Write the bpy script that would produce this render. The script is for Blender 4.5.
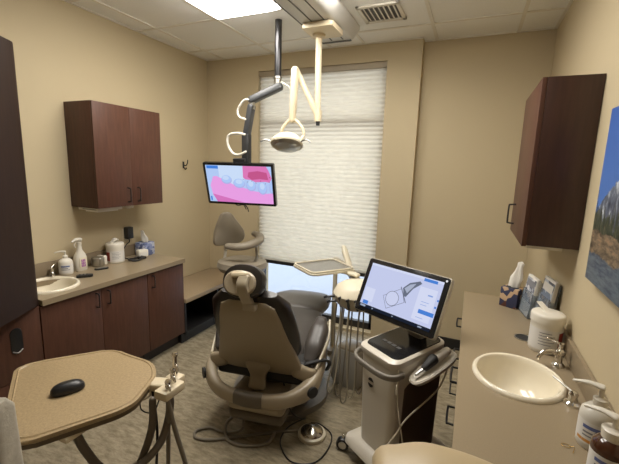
import bpy, bmesh, math, random
from mathutils import Vector, Matrix
random.seed(7)
S = bpy.context.scene
C = S.collection
for o in list(bpy.data.objects): bpy.data.objects.remove(o)
PI = math.pi
def R(d): return math.radians(d)
V = Vector

# ---------------------------------------------------------------- camera
cam_d = bpy.data.cameras.new('camera'); cam = bpy.data.objects.new('camera', cam_d); C.objects.link(cam)
S.camera = cam
cam_d.sensor_fit = 'HORIZONTAL'; cam_d.sensor_width = 36.0; cam_d.lens = 36.0*370.0/619.0
cam_d.clip_start = 0.05
yaw, pitch, roll = -0.4078, -0.1708, 0.031
f = V((math.sin(yaw)*math.cos(pitch), math.cos(yaw)*math.cos(pitch), math.sin(pitch)))
r = V((math.cos(yaw), -math.sin(yaw), 0)); u = r.cross(f)
r2 = r*math.cos(roll)+u*math.sin(roll); u2 = u*math.cos(roll)-r*math.sin(roll)
m = Matrix((r2, u2, -f)).transposed().to_4x4(); m.translation = V((0, 0, 1.657))
cam.matrix_world = m

# ---------------------------------------------------------------- world, exposure
W = bpy.data.worlds.new('daylight'); S.world = W; W.use_nodes = True
bg = W.node_tree.nodes['Background']; bg.inputs[0].default_value = (0.88, 0.92, 1.0, 1); bg.inputs[1].default_value = 2.7
S.view_settings.view_transform = 'Standard'; S.view_settings.look = 'None'
S.view_settings.exposure = 0.0; S.view_settings.gamma = 1.0; S.view_settings.use_curve_mapping = False
LAMP = 17.5           # radiance of the ceiling light diffusers
LAMP_COL = (1.0, 0.955, 0.88, 1)
H = 2.783            # ceiling height
XL, XR, YB, YW, YF = -2.79, 0.485, 3.58, 3.485, -1.3

# ---------------------------------------------------------------- materials
def srgb(c):
    return tuple(((x/255)/12.92 if x/255 <= .04045 else ((x/255+.055)/1.055)**2.4) for x in c)
def mat(name, col, rough=.5, metal=0, noise=None, bump=None, coat=0, emit=None, spec=.5, trans=0, col2=None, stretch=(1,1,1), alpha=1):
    m = bpy.data.materials.new(name); m.use_nodes = True
    n = m.node_tree.nodes; l = m.node_tree.links; b = n['Principled BSDF']
    if max(col) > 1: col = srgb(col)
    b.inputs['Base Color'].default_value = (*col, 1)
    b.inputs['Roughness'].default_value = rough; b.inputs['Metallic'].default_value = metal
    b.inputs['Specular IOR Level'].default_value = spec
    if coat: b.inputs['Coat Weight'].default_value = coat; b.inputs['Coat Roughness'].default_value = .1
    if trans: b.inputs['Transmission Weight'].default_value = trans
    if alpha < 1: b.inputs['Alpha'].default_value = alpha
    if emit: b.inputs['Emission Color'].default_value = (*emit[:3], 1); b.inputs['Emission Strength'].default_value = emit[3]
    if noise or bump:
        tc = n.new('ShaderNodeTexCoord'); mp = n.new('ShaderNodeMapping'); mp.inputs['Scale'].default_value = stretch
        l.new(tc.outputs['Object'], mp.inputs[0])
    if noise:
        sc, amt = noise[0], noise[1]
        t = n.new('ShaderNodeTexNoise'); t.inputs['Scale'].default_value = sc; t.inputs['Detail'].default_value = 6
        t.inputs['Roughness'].default_value = noise[2] if len(noise) > 2 else .6
        l.new(mp.outputs[0], t.inputs[0])
        rp = n.new('ShaderNodeValToRGB'); c2 = col2 or tuple(x*(1-amt) for x in col)
        if max(c2) > 1: c2 = srgb(c2)
        rp.color_ramp.elements[0].position = .33; rp.color_ramp.elements[1].position = .67
        rp.color_ramp.elements[0].color = (*c2, 1); rp.color_ramp.elements[1].color = (*col, 1)
        l.new(t.outputs[0], rp.inputs[0]); l.new(rp.outputs[0], b.inputs['Base Color'])
    if bump:
        t2 = n.new('ShaderNodeTexNoise'); t2.inputs['Scale'].default_value = bump[0]; t2.inputs['Detail'].default_value = 3
        l.new(mp.outputs[0], t2.inputs[0]); bp = n.new('ShaderNodeBump'); bp.inputs['Strength'].default_value = bump[1]; bp.inputs['Distance'].default_value = .002
        l.new(t2.outputs[0], bp.inputs['Height']); l.new(bp.outputs[0], b.inputs['Normal'])
    return m
def emis(name, col, s=1.0):
    m = bpy.data.materials.new(name); m.use_nodes = True; n = m.node_tree.nodes; l = m.node_tree.links
    n.remove(n['Principled BSDF']); e = n.new('ShaderNodeEmission')
    if max(col) > 1: col = srgb(col)
    e.inputs[0].default_value = (*col[:3], 1); e.inputs[1].default_value = s
    l.new(e.outputs[0], n['Material Output'].inputs[0]); return m

wall_m = mat('beige wall paint', (.52, .43, .275), .75, bump=(90, .12), noise=(1.2, .03))
accent_m = mat('tan accent paint', (.42, .345, .235), .75, bump=(90, .12))
ceil_m = mat('ceiling tile', (.92, .92, .90), .9, noise=(220, .10), bump=(150, .35))
bar_m = mat('white enamelled bar', (.78, .75, .68), .5)
wood_m = mat('dark cherry laminate', (.098, .042, .026), .45, noise=(9, .28), stretch=(6, 6, .6), spec=.3)
wood_in = mat('black laminate', (.012, .011, .011), .5)
counter_m = mat('taupe solid surface', (.30, .235, .150), .32, noise=(260, .14), spec=.5)
splash_m = mat('taupe solid surface edge', (.27, .21, .135), .4, noise=(260, .14))
bench_m = mat('tan bench laminate', (.36, .27, .17), .4, noise=(120, .12))
granite_m = mat('speckled tan resin', (.47, .345, .19), .38, noise=(120, .38, .8), bump=(120, .1), spec=.5)
black_m = mat('black plastic', (.014, .014, .015), .35)
matte_black = mat('matt black', (.02, .02, .02), .6)
bezel_m = mat('gloss black bezel', (.012, .012, .013), .15)
white_m = mat('white plastic', (.70, .66, .57), .35)
warmwhite_m = mat('cream enamel', (.66, .60, .46), .3)
cream_m = mat('cream plastic', (.70, .60, .42), .4)
shell_m = mat('champagne grey shell', (.37, .305, .21), .34, spec=.6)
shell_dark = mat('brown grey cover', (.13, .105, .075), .4)
espresso_m = mat('espresso leather', (.020, .016, .013), .32, bump=(160, .15), spec=.6)
leather_m = mat('dark taupe leather', (.058, .050, .044), .38, bump=(160, .15), spec=.5)
lit_leather_m = mat('grey leather', (.11, .10, .09), .42, bump=(160, .15))  # chair leather made paler for the window light on the leg rest
stool_m = mat('stone vinyl', (.30, .26, .20), .42, bump=(160, .12))
tanvinyl_m = mat('tan vinyl', (.46, .36, .215), .42)
chrome_m = mat('chrome', (.72, .70, .66), .10, 1)
steel_m = mat('brushed steel', (.50, .49, .46), .3, 1)
cartwhite_m = mat('cart white', (.62, .57, .48), .28, coat=.2)
cartgrey_m = mat('cart grey', (.20, .18, .15), .4)
cart_shade_m = mat('cart side shade', (.085, .058, .038), .5)
track_m = mat('light grey metal track', (.66, .65, .62), .35, 0)
trackline_m = mat('grey channel', (.10, .10, .10), .5)
bronze_m = mat('dark anodised frame', (.02, .018, .016), .45)
pot_m = mat('gunmetal', (.085, .085, .09), .3, .8)
arm_m = mat('slate grey arm', (.05, .052, .055), .35)
tube_m = mat('grey rubber hose', (.22, .19, .145), .5)
tubelight_m = mat('pale hose', (.45, .40, .30), .45)
porc_m = mat('biscuit porcelain', (.80, .73, .58), .12, coat=.3)
paper_m = mat('white paper', (.78, .75, .68), .8)
label_m = mat('pale label', (.68, .66, .62), .6)
frost_m = mat('frosted plastic', (.60, .57, .50), .3)
ink_m = mat('grey ink', (.20, .20, .22), .7)
red_m = mat('red brown ink', (.30, .05, .035), .6)
purple_m = mat('purple ink', (.35, .05, .40), .6)
blueink_m = mat('blue label', (.10, .13, .30), .6)
orange_m = mat('orange ink', (.55, .25, .05), .6)
amber_m = mat('amber bottle', (.055, .018, .007), .15, coat=.5)
clear_m = mat('clear acrylic', (.75, .82, .9), .05, trans=.9)
pedal_m = mat('polished pedal', (.62, .60, .56), .16, 1)

def floor_mat():
    m = bpy.data.materials.new('mottled sheet floor'); m.use_nodes = True; n = m.node_tree.nodes; l = m.node_tree.links
    b = n['Principled BSDF']; tc = n.new('ShaderNodeTexCoord'); mp = n.new('ShaderNodeMapping')
    mp.inputs['Rotation'].default_value = (0, 0, R(62)); mp.inputs['Scale'].default_value = (1, 3.2, 1)
    l.new(tc.outputs['Object'], mp.inputs[0])
    t = n.new('ShaderNodeTexNoise'); t.inputs['Scale'].default_value = 10; t.inputs['Detail'].default_value = 9; t.inputs['Roughness'].default_value = .72
    l.new(mp.outputs[0], t.inputs[0])
    rp = n.new('ShaderNodeValToRGB'); e = rp.color_ramp.elements
    e[0].position = .36; e[0].color = (.20, .165, .108, 1); e[1].position = .66; e[1].color = (.40, .34, .235, 1)
    l.new(t.outputs[0], rp.inputs[0]); l.new(rp.outputs[0], b.inputs['Base Color'])
    b.inputs['Roughness'].default_value = .24; b.inputs['Specular IOR Level'].default_value = .5
    return m
floor_m = floor_mat()

def blind_mat():
    m = bpy.data.materials.new('cream pleated fabric'); m.use_nodes = True; n = m.node_tree.nodes; l = m.node_tree.links
    n.remove(n['Principled BSDF'])
    d = n.new('ShaderNodeBsdfDiffuse'); t = n.new('ShaderNodeBsdfTranslucent'); x = n.new('ShaderNodeMixShader')
    tc = n.new('ShaderNodeTexCoord'); mp = n.new('ShaderNodeMapping'); mp.inputs['Scale'].default_value = (1.2, 1, 22)
    ns = n.new('ShaderNodeTexNoise'); ns.inputs['Scale'].default_value = 6; ns.inputs['Detail'].default_value = 4
    l.new(tc.outputs['Object'], mp.inputs[0]); l.new(mp.outputs[0], ns.inputs[0])
    rp = n.new('ShaderNodeValToRGB'); rp.color_ramp.elements[0].position = .3; rp.color_ramp.elements[1].position = .7
    rp.color_ramp.elements[0].color = (.66, .61, .52, 1); rp.color_ramp.elements[1].color = (.86, .82, .72, 1)
    l.new(ns.outputs[0], rp.inputs[0]); l.new(rp.outputs[0], d.inputs[0])
    t.inputs[0].default_value = (.85, .75, .58, 1)
    x.inputs[0].default_value = .5
    l.new(d.outputs[0], x.inputs[1]); l.new(t.outputs[0], x.inputs[2]); l.new(x.outputs[0], n['Material Output'].inputs[0])
    return m
blind_m = blind_mat()

def pane_mat():
    m = bpy.data.materials.new('window glass'); m.use_nodes = True; n = m.node_tree.nodes; l = m.node_tree.links
    n.remove(n['Principled BSDF'])
    a = n.new('ShaderNodeBsdfTransparent'); a.inputs[0].default_value = (.93, .96, .97, 1)
    g = n.new('ShaderNodeBsdfGlossy'); g.inputs['Roughness'].default_value = .03
    x = n.new('ShaderNodeMixShader'); x.inputs[0].default_value = .06
    l.new(a.outputs[0], x.inputs[1]); l.new(g.outputs[0], x.inputs[2]); l.new(x.outputs[0], n['Material Output'].inputs[0])
    return m
pane_m = pane_mat()

# ---------------------------------------------------------------- mesh helpers
def NB(): return bmesh.new()
def xf(bm, verts, loc=(0,0,0), rot=(0,0,0)):
    from mathutils import Euler
    M = Matrix.Translation(V(loc)) @ Euler(tuple(R(a) for a in rot)).to_matrix().to_4x4()
    bmesh.ops.transform(bm, matrix=M, verts=verts)
def box(bm, x0, x1, y0, y1, z0, z1, bev=0, seg=2, loc=None, rot=(0,0,0)):
    g = bmesh.ops.create_cube(bm, size=1); vs = g['verts']
    for v in vs: v.co = V(((x0+x1)/2+v.co.x*(x1-x0), (y0+y1)/2+v.co.y*(y1-y0), (z0+z1)/2+v.co.z*(z1-z0)))
    if bev:
        es = list({e for v in vs for e in v.link_edges})
        r_ = bmesh.ops.bevel(bm, geom=es, offset=bev, segments=seg, profile=.5, affect='EDGES')
        vs = list({v for f_ in r_['faces'] for v in f_.verts} | {v for v in vs if v.is_valid})
    if loc is not None or rot != (0,0,0): xf(bm, vs, loc or (0,0,0), rot)
    return bm
def prism(bm, pts, z0, z1, bev=0, seg=3, axis='Z', cap=True):
    def mk(a, b, c): return V((a, b, c)) if axis == 'Z' else (V((a, c, b)) if axis == 'Y' else V((c, a, b)))
    lo = [bm.verts.new(mk(a, b, z0)) for a, b in pts]; hi = [bm.verts.new(mk(a, b, z1)) for a, b in pts]
    n = len(pts); f1 = bm.faces.new(lo[::-1]); f2 = bm.faces.new(hi)
    for i in range(n): bm.faces.new((lo[i], lo[(i+1) % n], hi[(i+1) % n], hi[i]))
    if bev:
        es = list(set(f1.edges) | set(f2.edges))
        bmesh.ops.bevel(bm, geom=es, offset=bev, segments=seg, profile=.5, affect='EDGES', clamp_overlap=True)
    return bm
def rrect(w, h, r_, n=6, cx=0, cy=0, ang=0):
    out = []
    for (sx, sy, a0) in ((1,1,0), (-1,1,90), (-1,-1,180), (1,-1,270)):
        for i in range(n+1):
            a = R(a0+90*i/n); x = sx*(w/2-r_)+r_*math.cos(a); y = sy*(h/2-r_)+r_*math.sin(a)
            out.append((cx+x*math.cos(ang)-y*math.sin(ang), cy+x*math.sin(ang)+y*math.cos(ang)))
    return out
def smooth_poly(pts, r_, n=5):
    out = []; N = len(pts)
    for i in range(N):
        p = V(pts[i]); a = (V(pts[i-1])-p); b = (V(pts[(i+1) % N])-p)
        rr = min(r_, a.length*.45, b.length*.45); A = p+a.normalized()*rr; B = p+b.normalized()*rr
        for k in range(n+1):
            t = k/n; q = A*(1-t)**2+p*2*t*(1-t)+B*t*t; out.append((q.x, q.y))
    return out
def lathe(bm, prof, loc=(0,0,0), seg=28, rot=(0,0,0), sx=1, sy=1):
    rings = []; new = []
    for rr, z in prof:
        if rr < 1e-6: v = bm.verts.new((0, 0, z)); rings.append([v]); new.append(v)
        else:
            ring = [bm.verts.new((rr*math.cos(2*PI*i/seg)*sx, rr*math.sin(2*PI*i/seg)*sy, z)) for i in range(seg)]
            rings.append(ring); new += ring
    for a, b in zip(rings[:-1], rings[1:]):
        if len(a) == 1 and len(b) == 1: continue
        for i in range(seg):
            j = (i+1) % seg
            if len(a) == 1: bm.faces.new((a[0], b[j], b[i]))
            elif len(b) == 1: bm.faces.new((a[i], a[j], b[0]))
            else: bm.faces.new((a[i], a[j], b[j], b[i]))
    xf(bm, new, loc, rot); return bm
def catmull(pts, k=6):
    P = [V(p) for p in pts]
    if len(P) < 3: return P
    out = []
    for i in range(len(P)-1):
        p0 = P[i-1] if i else P[0]*2-P[1]; p1 = P[i]; p2 = P[i+1]; p3 = P[i+2] if i+2 < len(P) else P[-1]*2-P[-2]
        for j in range(k):
            t = j/k
            out.append(.5*((2*p1)+(p2-p0)*t+(2*p0-5*p1+4*p2-p3)*t*t+(3*p1-p0-3*p2+p3)*t**3))
    out.append(P[-1]); return out
def lerp_list(vals, n):
    if not isinstance(vals, (list, tuple)): return [vals]*n
    out = []
    for i in range(n):
        t = i/(n-1)*(len(vals)-1); a = min(int(t), len(vals)-2); s = t-a; s = s*s*(3-2*s)
        out.append(vals[a]*(1-s)+vals[a+1]*s)
    return out
def sweep(bm, pts, w, h, n=20, e=2.0, up=(0,0,1), k=6, rnd=True, straight=False):
    """section w wide (sideways) by h thick (along the in-plane normal), superellipse exponent e"""
    P = [V(p) for p in pts] if straight else catmull(pts, k)
    N = len(P); ws = lerp_list(w, N); hs = lerp_list(h, N); up = V(up)
    rings = []
    def ring(c, T, w_, h_):
        Sd = T.cross(up)
        if Sd.length < 1e-4: Sd = T.cross(V((0, 1, 0)))
        if Sd.length < 1e-4: Sd = T.cross(V((1, 0, 0)))
        Sd.normalize(); Nn = Sd.cross(T).normalized(); o = []
        for i in range(n):
            a = 2*PI*i/n; c_, s_ = math.cos(a), math.sin(a)
            x = math.copysign(abs(c_)**(2/e), c_)*w_/2; y = math.copysign(abs(s_)**(2/e), s_)*h_/2
            o.append(bm.verts.new(c+Sd*x+Nn*y))
        return o
    Ts = []
    for i in range(N):
        t = (P[min(i+1, N-1)]-P[max(i-1, 0)]); Ts.append(t.normalized() if t.length > 1e-9 else V((0, 0, 1)))
    if rnd:
        m_ = min(hs[0], ws[0])/2
        for a in (75, 50, 25):
            rings.append(ring(P[0]-Ts[0]*m_*math.sin(R(a)), Ts[0], ws[0]-2*m_*(1-math.cos(R(a))), hs[0]-2*m_*(1-math.cos(R(a)))*.999))
    for i in range(N): rings.append(ring(P[i], Ts[i], ws[i], hs[i]))
    if rnd:
        m_ = min(hs[-1], ws[-1])/2
        for a in (25, 50, 75):
            rings.append(ring(P[-1]+Ts[-1]*m_*math.sin(R(a)), Ts[-1], ws[-1]-2*m_*(1-math.cos(R(a))), hs[-1]-2*m_*(1-math.cos(R(a)))*.999))
    for a, b in zip(rings[:-1], rings[1:]):
        for i in range(n): bm.faces.new((a[i], a[(i+1) % n], b[(i+1) % n], b[i]))
    bm.faces.new(rings[0][::-1]); bm.faces.new(rings[-1]); return bm
def tube(bm, pts, rad, n=10, k=6, straight=False, rnd=True):
    w = [2*x for x in rad] if isinstance(rad, (list, tuple)) else 2*rad
    # a hose: rotation-minimising sections are not needed for round sections
    return sweep(bm, pts, w, w, n=n, e=2, k=k, straight=straight, up=(.13, .21, 1), rnd=rnd)
def loft(bm, secs):
    rings = [[bm.verts.new(p) for p in s] for s in secs]; n = len(rings[0])
    for a, b in zip(rings[:-1], rings[1:]):
        for i in range(n): bm.faces.new((a[i], a[(i+1) % n], b[(i+1) % n], b[i]))
    bm.faces.new(rings[0][::-1]); bm.faces.new(rings[-1]); return bm
def ell_ring(c, ax, ay, a, b, n=28, e=2.0):
    o = []
    for i in range(n):
        t = 2*PI*i/n; c_, s_ = math.cos(t), math.sin(t)
        o.append(V(c)+V(ax)*a*math.copysign(abs(c_)**(2/e), c_)+V(ay)*b*math.copysign(abs(s_)**(2/e), s_))
    return o

def obj(name, bm, m_, parent=None, smooth=True, ang=40):
    bmesh.ops.recalc_face_normals(bm, faces=bm.faces[:])
    me = bpy.data.meshes.new(name); bm.to_mesh(me); bm.free()
    if not isinstance(m_, (list, tuple)): m_ = [m_]
    for q in m_: me.materials.append(q)
    if smooth:
        for p in me.polygons: p.use_smooth = True
        try: me.set_sharp_from_angle(angle=R(ang))
        except Exception: pass
    o = bpy.data.objects.new(name, me); C.objects.link(o)
    if parent: o.parent = parent
    return o
def thing(name, label, cat, loc=(0,0,0), rz=0, group=None, rot=None):
    o = bpy.data.objects.new(name, None); C.objects.link(o); o.location = loc
    o.rotation_euler = rot if rot else (0, 0, R(rz)); o.empty_display_size = .1
    return tag(o, label, cat, group)
def tag(o, label, cat, group=None):
    o['label'] = label; o['category'] = cat
    if group: o['group'] = group
    return o
def struct(name, bm, m_, parent=None, smooth=False):
    o = obj(name, bm, m_, parent, smooth)
    if not parent: o['kind'] = 'structure'
    return o
def bxo(name, m_, parent, *a, bev=0, seg=2, **kw):
    return obj(name, box(NB(), *a, bev=bev, seg=seg, **kw), m_, parent)

# ================================================================ ROOM
struct('floor', box(NB(), XL, XR, YF, YB, -.05, 0), floor_m)
struct('ceiling', box(NB(), XL-.1, XR+.1, YF-.1, YB+.2, H, H+.06), ceil_m)
struct('wall_left', box(NB(), XL-.12, XL, YF-.12, YB+.22, 0, H), wall_m)
struct('wall_right', box(NB(), XR, XR+.12, YF-.12, YB+.22, 0, H), wall_m)
struct('wall_front', box(NB(), XL, XR, YF-.12, YF, 0, H), wall_m)
# window wall, standing 95 mm proud of the recess at its right
WX0, WX1, WZ0, WZ1 = -2.135, -.80, .03, 2.625
b = NB()
box(b, XL, WX0, YW, YB+.16, 0, H); box(b, WX1, -.50, YW, YB+.16, 0, H)
box(b, WX0, WX1, YW, YB+.16, WZ1, H); box(b, WX0, WX1, YW, YB+.16, 0, WZ0)
box(b, -.50, XR, YB, YB+.16, 0, H)
struct('wall_back', b, wall_m)
struct('baseboard_back', box(NB(), -.50, XR, YB-.012, YB, 0, .105, bev=.003), black_m)
b = NB(); box(b, XL, XL+.012, YF, .85, 0, .105, bev=.003)
struct('baseboard_left', b, black_m)
# ceiling grid
b = NB()
for x in (-2.574, -1.955, -1.336, -1.016, -.397, .222): box(b, x-.012, x+.012, YF, YW if x < -.5 else YB, H-.007, H)
for y in (-.535, .084, .703, 1.322, 1.941, 2.56, 3.179):
    box(b, XL, XR, y-.012, y+.012, H-.0065, H)
for (x0, x1, y0, y1) in ((XL, XL+.02, YF, YW), (XR-.02, XR, YF, YB), (XL, -.5, YW-.02, YW), (-.5, XR, YB-.02, YB)):
    box(b, x0, x1, y0, y1, H-.007, H)
struct('trim_1', b, bar_m)

# window
wroot = bpy.data.objects.new('window_1', None); C.objects.link(wroot); wroot['kind'] = 'structure'
wroot.location = ((WX0+WX1)/2, YW+.10, 0)
hw = (WX1-WX0)/2
b = NB()
for (x0, x1, z0, z1) in ((-hw, -hw+.045, WZ0, WZ1), (hw-.045, hw, WZ0, WZ1), (-hw, hw, WZ1-.05, WZ1), (-hw, hw, WZ0, WZ0+.07), (-hw, hw, .60, .66), (-hw, hw, 2.085, 2.15)):
    box(b, x0, x1, -.025, .03, z0, z1, bev=.002)
obj('window_frame', b, bronze_m, wroot)
for z0, z1 in ((WZ0+.06, .61), (.65, 2.09), (2.14, WZ1-.04)):
    obj('pane', box(NB(), -hw+.04, hw-.04, .0, .005, z0, z1), pane_m, wroot, smooth=False)
struct('outside_ground', box(NB(), -9, 7, YB+.2, 16, -.35, -.30), mat('pale snowy ground outside', (.40, .43, .50), .9))  # ground outside, added as the pale view through the lower panes

# blind
t = thing('window_blind', 'cream pleated fabric blind covering the upper window, lowered to bench height', 'blind', ((WX0+WX1)/2, YW+.035, 0))
b = NB(); zt, zb = WZ1-.055, .635; pitch_ = .0205; n = int((zt-zb)/pitch_)
prev = None
for i in range(n+1):
    z = zt-i*(zt-zb)/n; y = .0065 if i % 2 else -.0065
    a = b.verts.new((-hw+.006, y, z)); c = b.verts.new((hw-.006, y, z))
    if prev: b.faces.new((prev[0], prev[1], c, a))
    prev = (a, c)
obj('blind_fabric', b, blind_m, t, smooth=False)
bxo('head_rail', mat('taupe blind rail', (.36, .30, .21), .5), t, -hw+.004, hw-.004, -.026, .02, zt, WZ1-.002, bev=.004)
bxo('bottom_rail', bronze_m, t, -hw+.006, hw-.006, -.014, .014, .60, .637, bev=.004)

# ================================================================ CEILING THINGS
diff_m = emis('lit diffuser', LAMP_COL[:3], LAMP)
def troffer(loc, label, wx, wy, g):
    t = thing('ceiling_light', label, 'light', loc, group=g)
    b = NB()
    for (x0, x1, y0, y1) in ((-wx/2, wx/2, -wy/2, -wy/2+.022), (-wx/2, wx/2, wy/2-.022, wy/2), (-wx/2, -wx/2+.022, -wy/2, wy/2), (wx/2-.022, wx/2, -wy/2, wy/2)):
        box(b, x0, x1, y0, y1, -.014, 0, bev=.002)
    obj('light_frame', b, bar_m, t)
    b = NB(); loft(b, [[(a, c, z) for a, c in rrect(wx-2*k, wy-2*k, .01)] for z, k in ((-.001, .023), (-.016, .023), (-.044, .075), (-.050, .11))]); obj('diffuser', b, diff_m, t, smooth=False)  # lens shaped to hang down so its sloped sides brighten the ceiling
    return t
troffer((-1.645, 1.941, H), 'lit rectangular ceiling light left of the grey ceiling track', .60, 1.22, None)
troffer((-.622, 1.925, H), 'lit rectangular ceiling light right of the ceiling track, in line with the other', .60, 1.22, None)

# air vent
t = thing('air_vent', 'white square ceiling air vent with dark slots right of the track', 'vent', (-.72, 2.86, H), rz=0)
b = NB(); w_ = .155
for (x0, x1, y0, y1) in ((-w_, w_, -w_, -w_+.035), (-w_, w_, w_-.035, w_), (-w_, -w_+.03, -w_, w_), (w_-.03, w_, -w_, w_)):
    box(b, x0, x1, y0, y1, -.012, 0, bev=.003)
obj('vent_frame', b, white_m, t)
bxo('duct_opening', mat('grey duct', (.16, .16, .16), .7), t, -w_+.03, w_-.03, -w_+.035, w_-.035, -.003, -.0005)
for i in range(7):
    x = -.105+i*.035
    b = NB(); box(b, -.011, .011, -.12, .12, -.001, .001, loc=(x, 0, -.008), rot=(0, 35, 0)); obj('slat', b, bar_m, t)

# ceiling track
t = thing('ceiling_track', 'long grey metal ceiling track that carries the dental light', 'track', (-1.115, 2.1, H))
L0, L1 = -1.5, .96
prof = [(-.135, -.10), (-.155, -.085), (-.155, 0), (.175, 0), (.175, -.03), (.13, -.088), (.105, -.10)]
b = NB(); prism(b, prof, L0, L1, axis='Y', bev=.004); obj('track_housing', b, track_m, t)
for x in (-.04, .055):
    bxo('channel', trackline_m, t, x-.004, x+.004, L0+.02, L1-.05, -.1035, -.0995)
b = NB()
box(b, -.138, .11, L1-.022, L1+.004, -.106, -.09, bev=.002); box(b, -.135, -.128, L0, L1, -.104, -.097, bev=.001)
obj('edge_trim', b, trackline_m, t)

# dental operating light
t = thing('dental_light', 'cream dental operating lamp on a folding arm below the ceiling track', 'lamp', (-1.16, 2.75, H-.10))
zc = H-.10
b = NB(); prism(b, rrect(.235, .25, .02, cx=.045, cy=-.035), -.04, -.004, bev=.012); lathe(b, [(.05, -.04), (.045, -.055), (.028, -.062), (0, -.062)]); obj('carriage', b, cream_m, t)
obj('drop_pole', tube(NB(), [(0, 0, -.05), (.02, -.03, 2.03-zc)], .024, n=16, straight=True), cream_m, t)
Bc = V((-1.16, 2.75, zc)); A = V((-1.125, 2.70, 2.04)); B = V((-1.293, 2.66, 2.375))
b = NB(); sweep(b, [A-Bc, B-Bc], .040, .046, e=3, straight=True, up=(0, 1, .1)); lathe(b, [(0, -.03), (.026, -.03), (.028, 0), (.028, .05), (0, .05)], loc=A-Bc)
obj('upper_arm', b, cream_m, t)
obj('arm_end_knob', lathe(NB(), [(0, -.06), (.014, -.06), (.016, -.03), (0, -.03)], loc=A-Bc), matte_black, t)
Cc = V((-1.312, 2.64, 2.02))
b = NB(); sweep(b, [B-Bc+V((0, -.03, .0)), Cc-Bc], [.056, .05], [.056, .05], e=3, straight=True, up=(0, 1, .1)); obj('lower_arm', b, cream_m, t)
hd = V((-1.335, 2.60, 1.845))-Bc; top = Cc-Bc
b = NB()
for s in (-1, 1):
    tube(b, [top+V((0, 0, .01)), top+V((s*.04, 0, -.015)), top+V((s*.085, 0, -.065)), top+V((s*.098, 0, -.12)), hd+V((s*.095, 0, .0))], .012, n=10)
obj('fork', b, cream_m, t)
hx = V((1, 0, .06)).normalized(); hy = V((0, .90, -.44)).normalized(); hz = hx.cross(hy)
b = NB()
loft(b, [ell_ring(hd+hz*z, hx, hy, a, c, e=2.2) for z, a, c in ((.072, .03, .02), (.066, .06, .045), (.048, .09, .075), (.015, .122, .098), (-.012, .132, .106), (-.024, .128, .10))])
head = obj('lamp_head', b, warmwhite_m, t)
b = NB(); loft(b, [ell_ring(hd+hz*z, hx, hy, a, c) for z, a, c in ((-.022, .118, .094), (-.044, .10, .078), (-.052, .06, .045))]); obj('reflector', b, steel_m, t)
for s in (-1, 1):
    obj('handle', tube(NB(), [hd+V((s*.11, -.02, .0)), hd+V((s*.17, -.03, .020)), hd+V((s*.21, -.04, .004))], .0065), steel_m, t)

# monitor arm + monitor
t = thing('monitor_arm', 'dark grey ceiling pole with folding arm and white cable loops holding the monitor', 'monitor arm', (-1.50, 2.74, H))
O = V((-1.50, 2.74, H))
obj('ceiling_pole', tube(NB(), [(0, 0, 0), (0, 0, 2.36-H)], .027, n=18, straight=True), pot_m, t)
b = NB(); lathe(b, [(0, 2.27-H), (.03, 2.27-H), (.03, 2.345-H), (.036, 2.35-H), (.036, 2.365-H), (0, 2.365-H)]); obj('pole_collar', b, steel_m, t)
p1 = V((-1.45, 2.68, 2.275))-O; p2 = V((-1.655, 2.60, 2.17))-O; p3 = V((-1.70, 2.60, 1.90))-O
obj('upper_arm', sweep(NB(), [p1, p2], .055, .066, e=5, straight=True, up=(0, 1, 0)), arm_m, t)
obj('elbow', lathe(NB(), [(0, -.05), (.026, -.05), (.026, .02), (0, .02)], loc=p2+V((0, 0, -.02))), steel_m, t)
obj('lower_arm', sweep(NB(), [p2+V((0, 0, -.05)), p3], .05, .062, e=5, straight=True, up=(0, 1, 0)), arm_m, t)
obj('wrist', sweep(NB(), [p3+V((0, 0, .0)), V((-1.70, 2.60, 1.70))-O], .066, .06, e=5, straight=True, up=(0, 1, 0)), matte_black, t)
def L_(x, z): return V((x, 2.575, z))-O
b = NB(); tube(b, [L_(-1.66, 2.17), L_(-1.71, 2.165), L_(-1.765, 2.10), L_(-1.755, 2.045), L_(-1.69, 2.02)], .0085); obj('cable_loop', b, white_m, t)
b = NB(); tube(b, [L_(-1.70, 1.905), L_(-1.77, 1.915), L_(-1.855, 1.90), L_(-1.865, 1.83), L_(-1.82, 1.76), L_(-1.76, 1.745), L_(-1.69, 1.77)], .011); obj('cable_loop', b, white_m, t)
b = NB(); tube(b, [p1+V((.02, -.01, .03)), p1+V((.08, -.02, .0)), p1+V((.12, -.02, -.05))], .006); obj('lever', b, white_m, t)

def flat(bm, pts, y):   # polygon in the screen plane
    vs = [bm.verts.new((a, y, c)) for a, c in pts]; bm.faces.new(vs); return bm
def ellp(cx_, cz_, a, c, n=20, ang=0):
    return [(cx_+a*math.cos(2*PI*i/n)*math.cos(ang)-c*math.sin(2*PI*i/n)*math.sin(ang), cz_+a*math.cos(2*PI*i/n)*math.sin(ang)+c*math.sin(2*PI*i/n)*math.cos(ang)) for i in range(n)]
def screen_layers(parent, w, h, layers, y0):
    """layers: list of (name, colour, list of polygons) - thin flat shapes shown on the display"""
    mats, bm = [], NB()
    for i, (nm, col, polys) in enumerate(layers):
        mats.append(emis(nm, col, .98))
        for p in polys:
            p = [(max(-w/2, min(w/2, a)), max(-h/2, min(h/2, c))) for a, c in p]
            vs = [bm.verts.new((a, y0-.00025*i, c)) for a, c in p]; f_ = bm.faces.new(vs); f_.material_index = i
    bmesh.ops.triangulate(bm, faces=[f_ for f_ in bm.faces if len(f_.verts) > 4])
    o = obj('display', bm, mats, parent, smooth=False); return o

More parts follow.
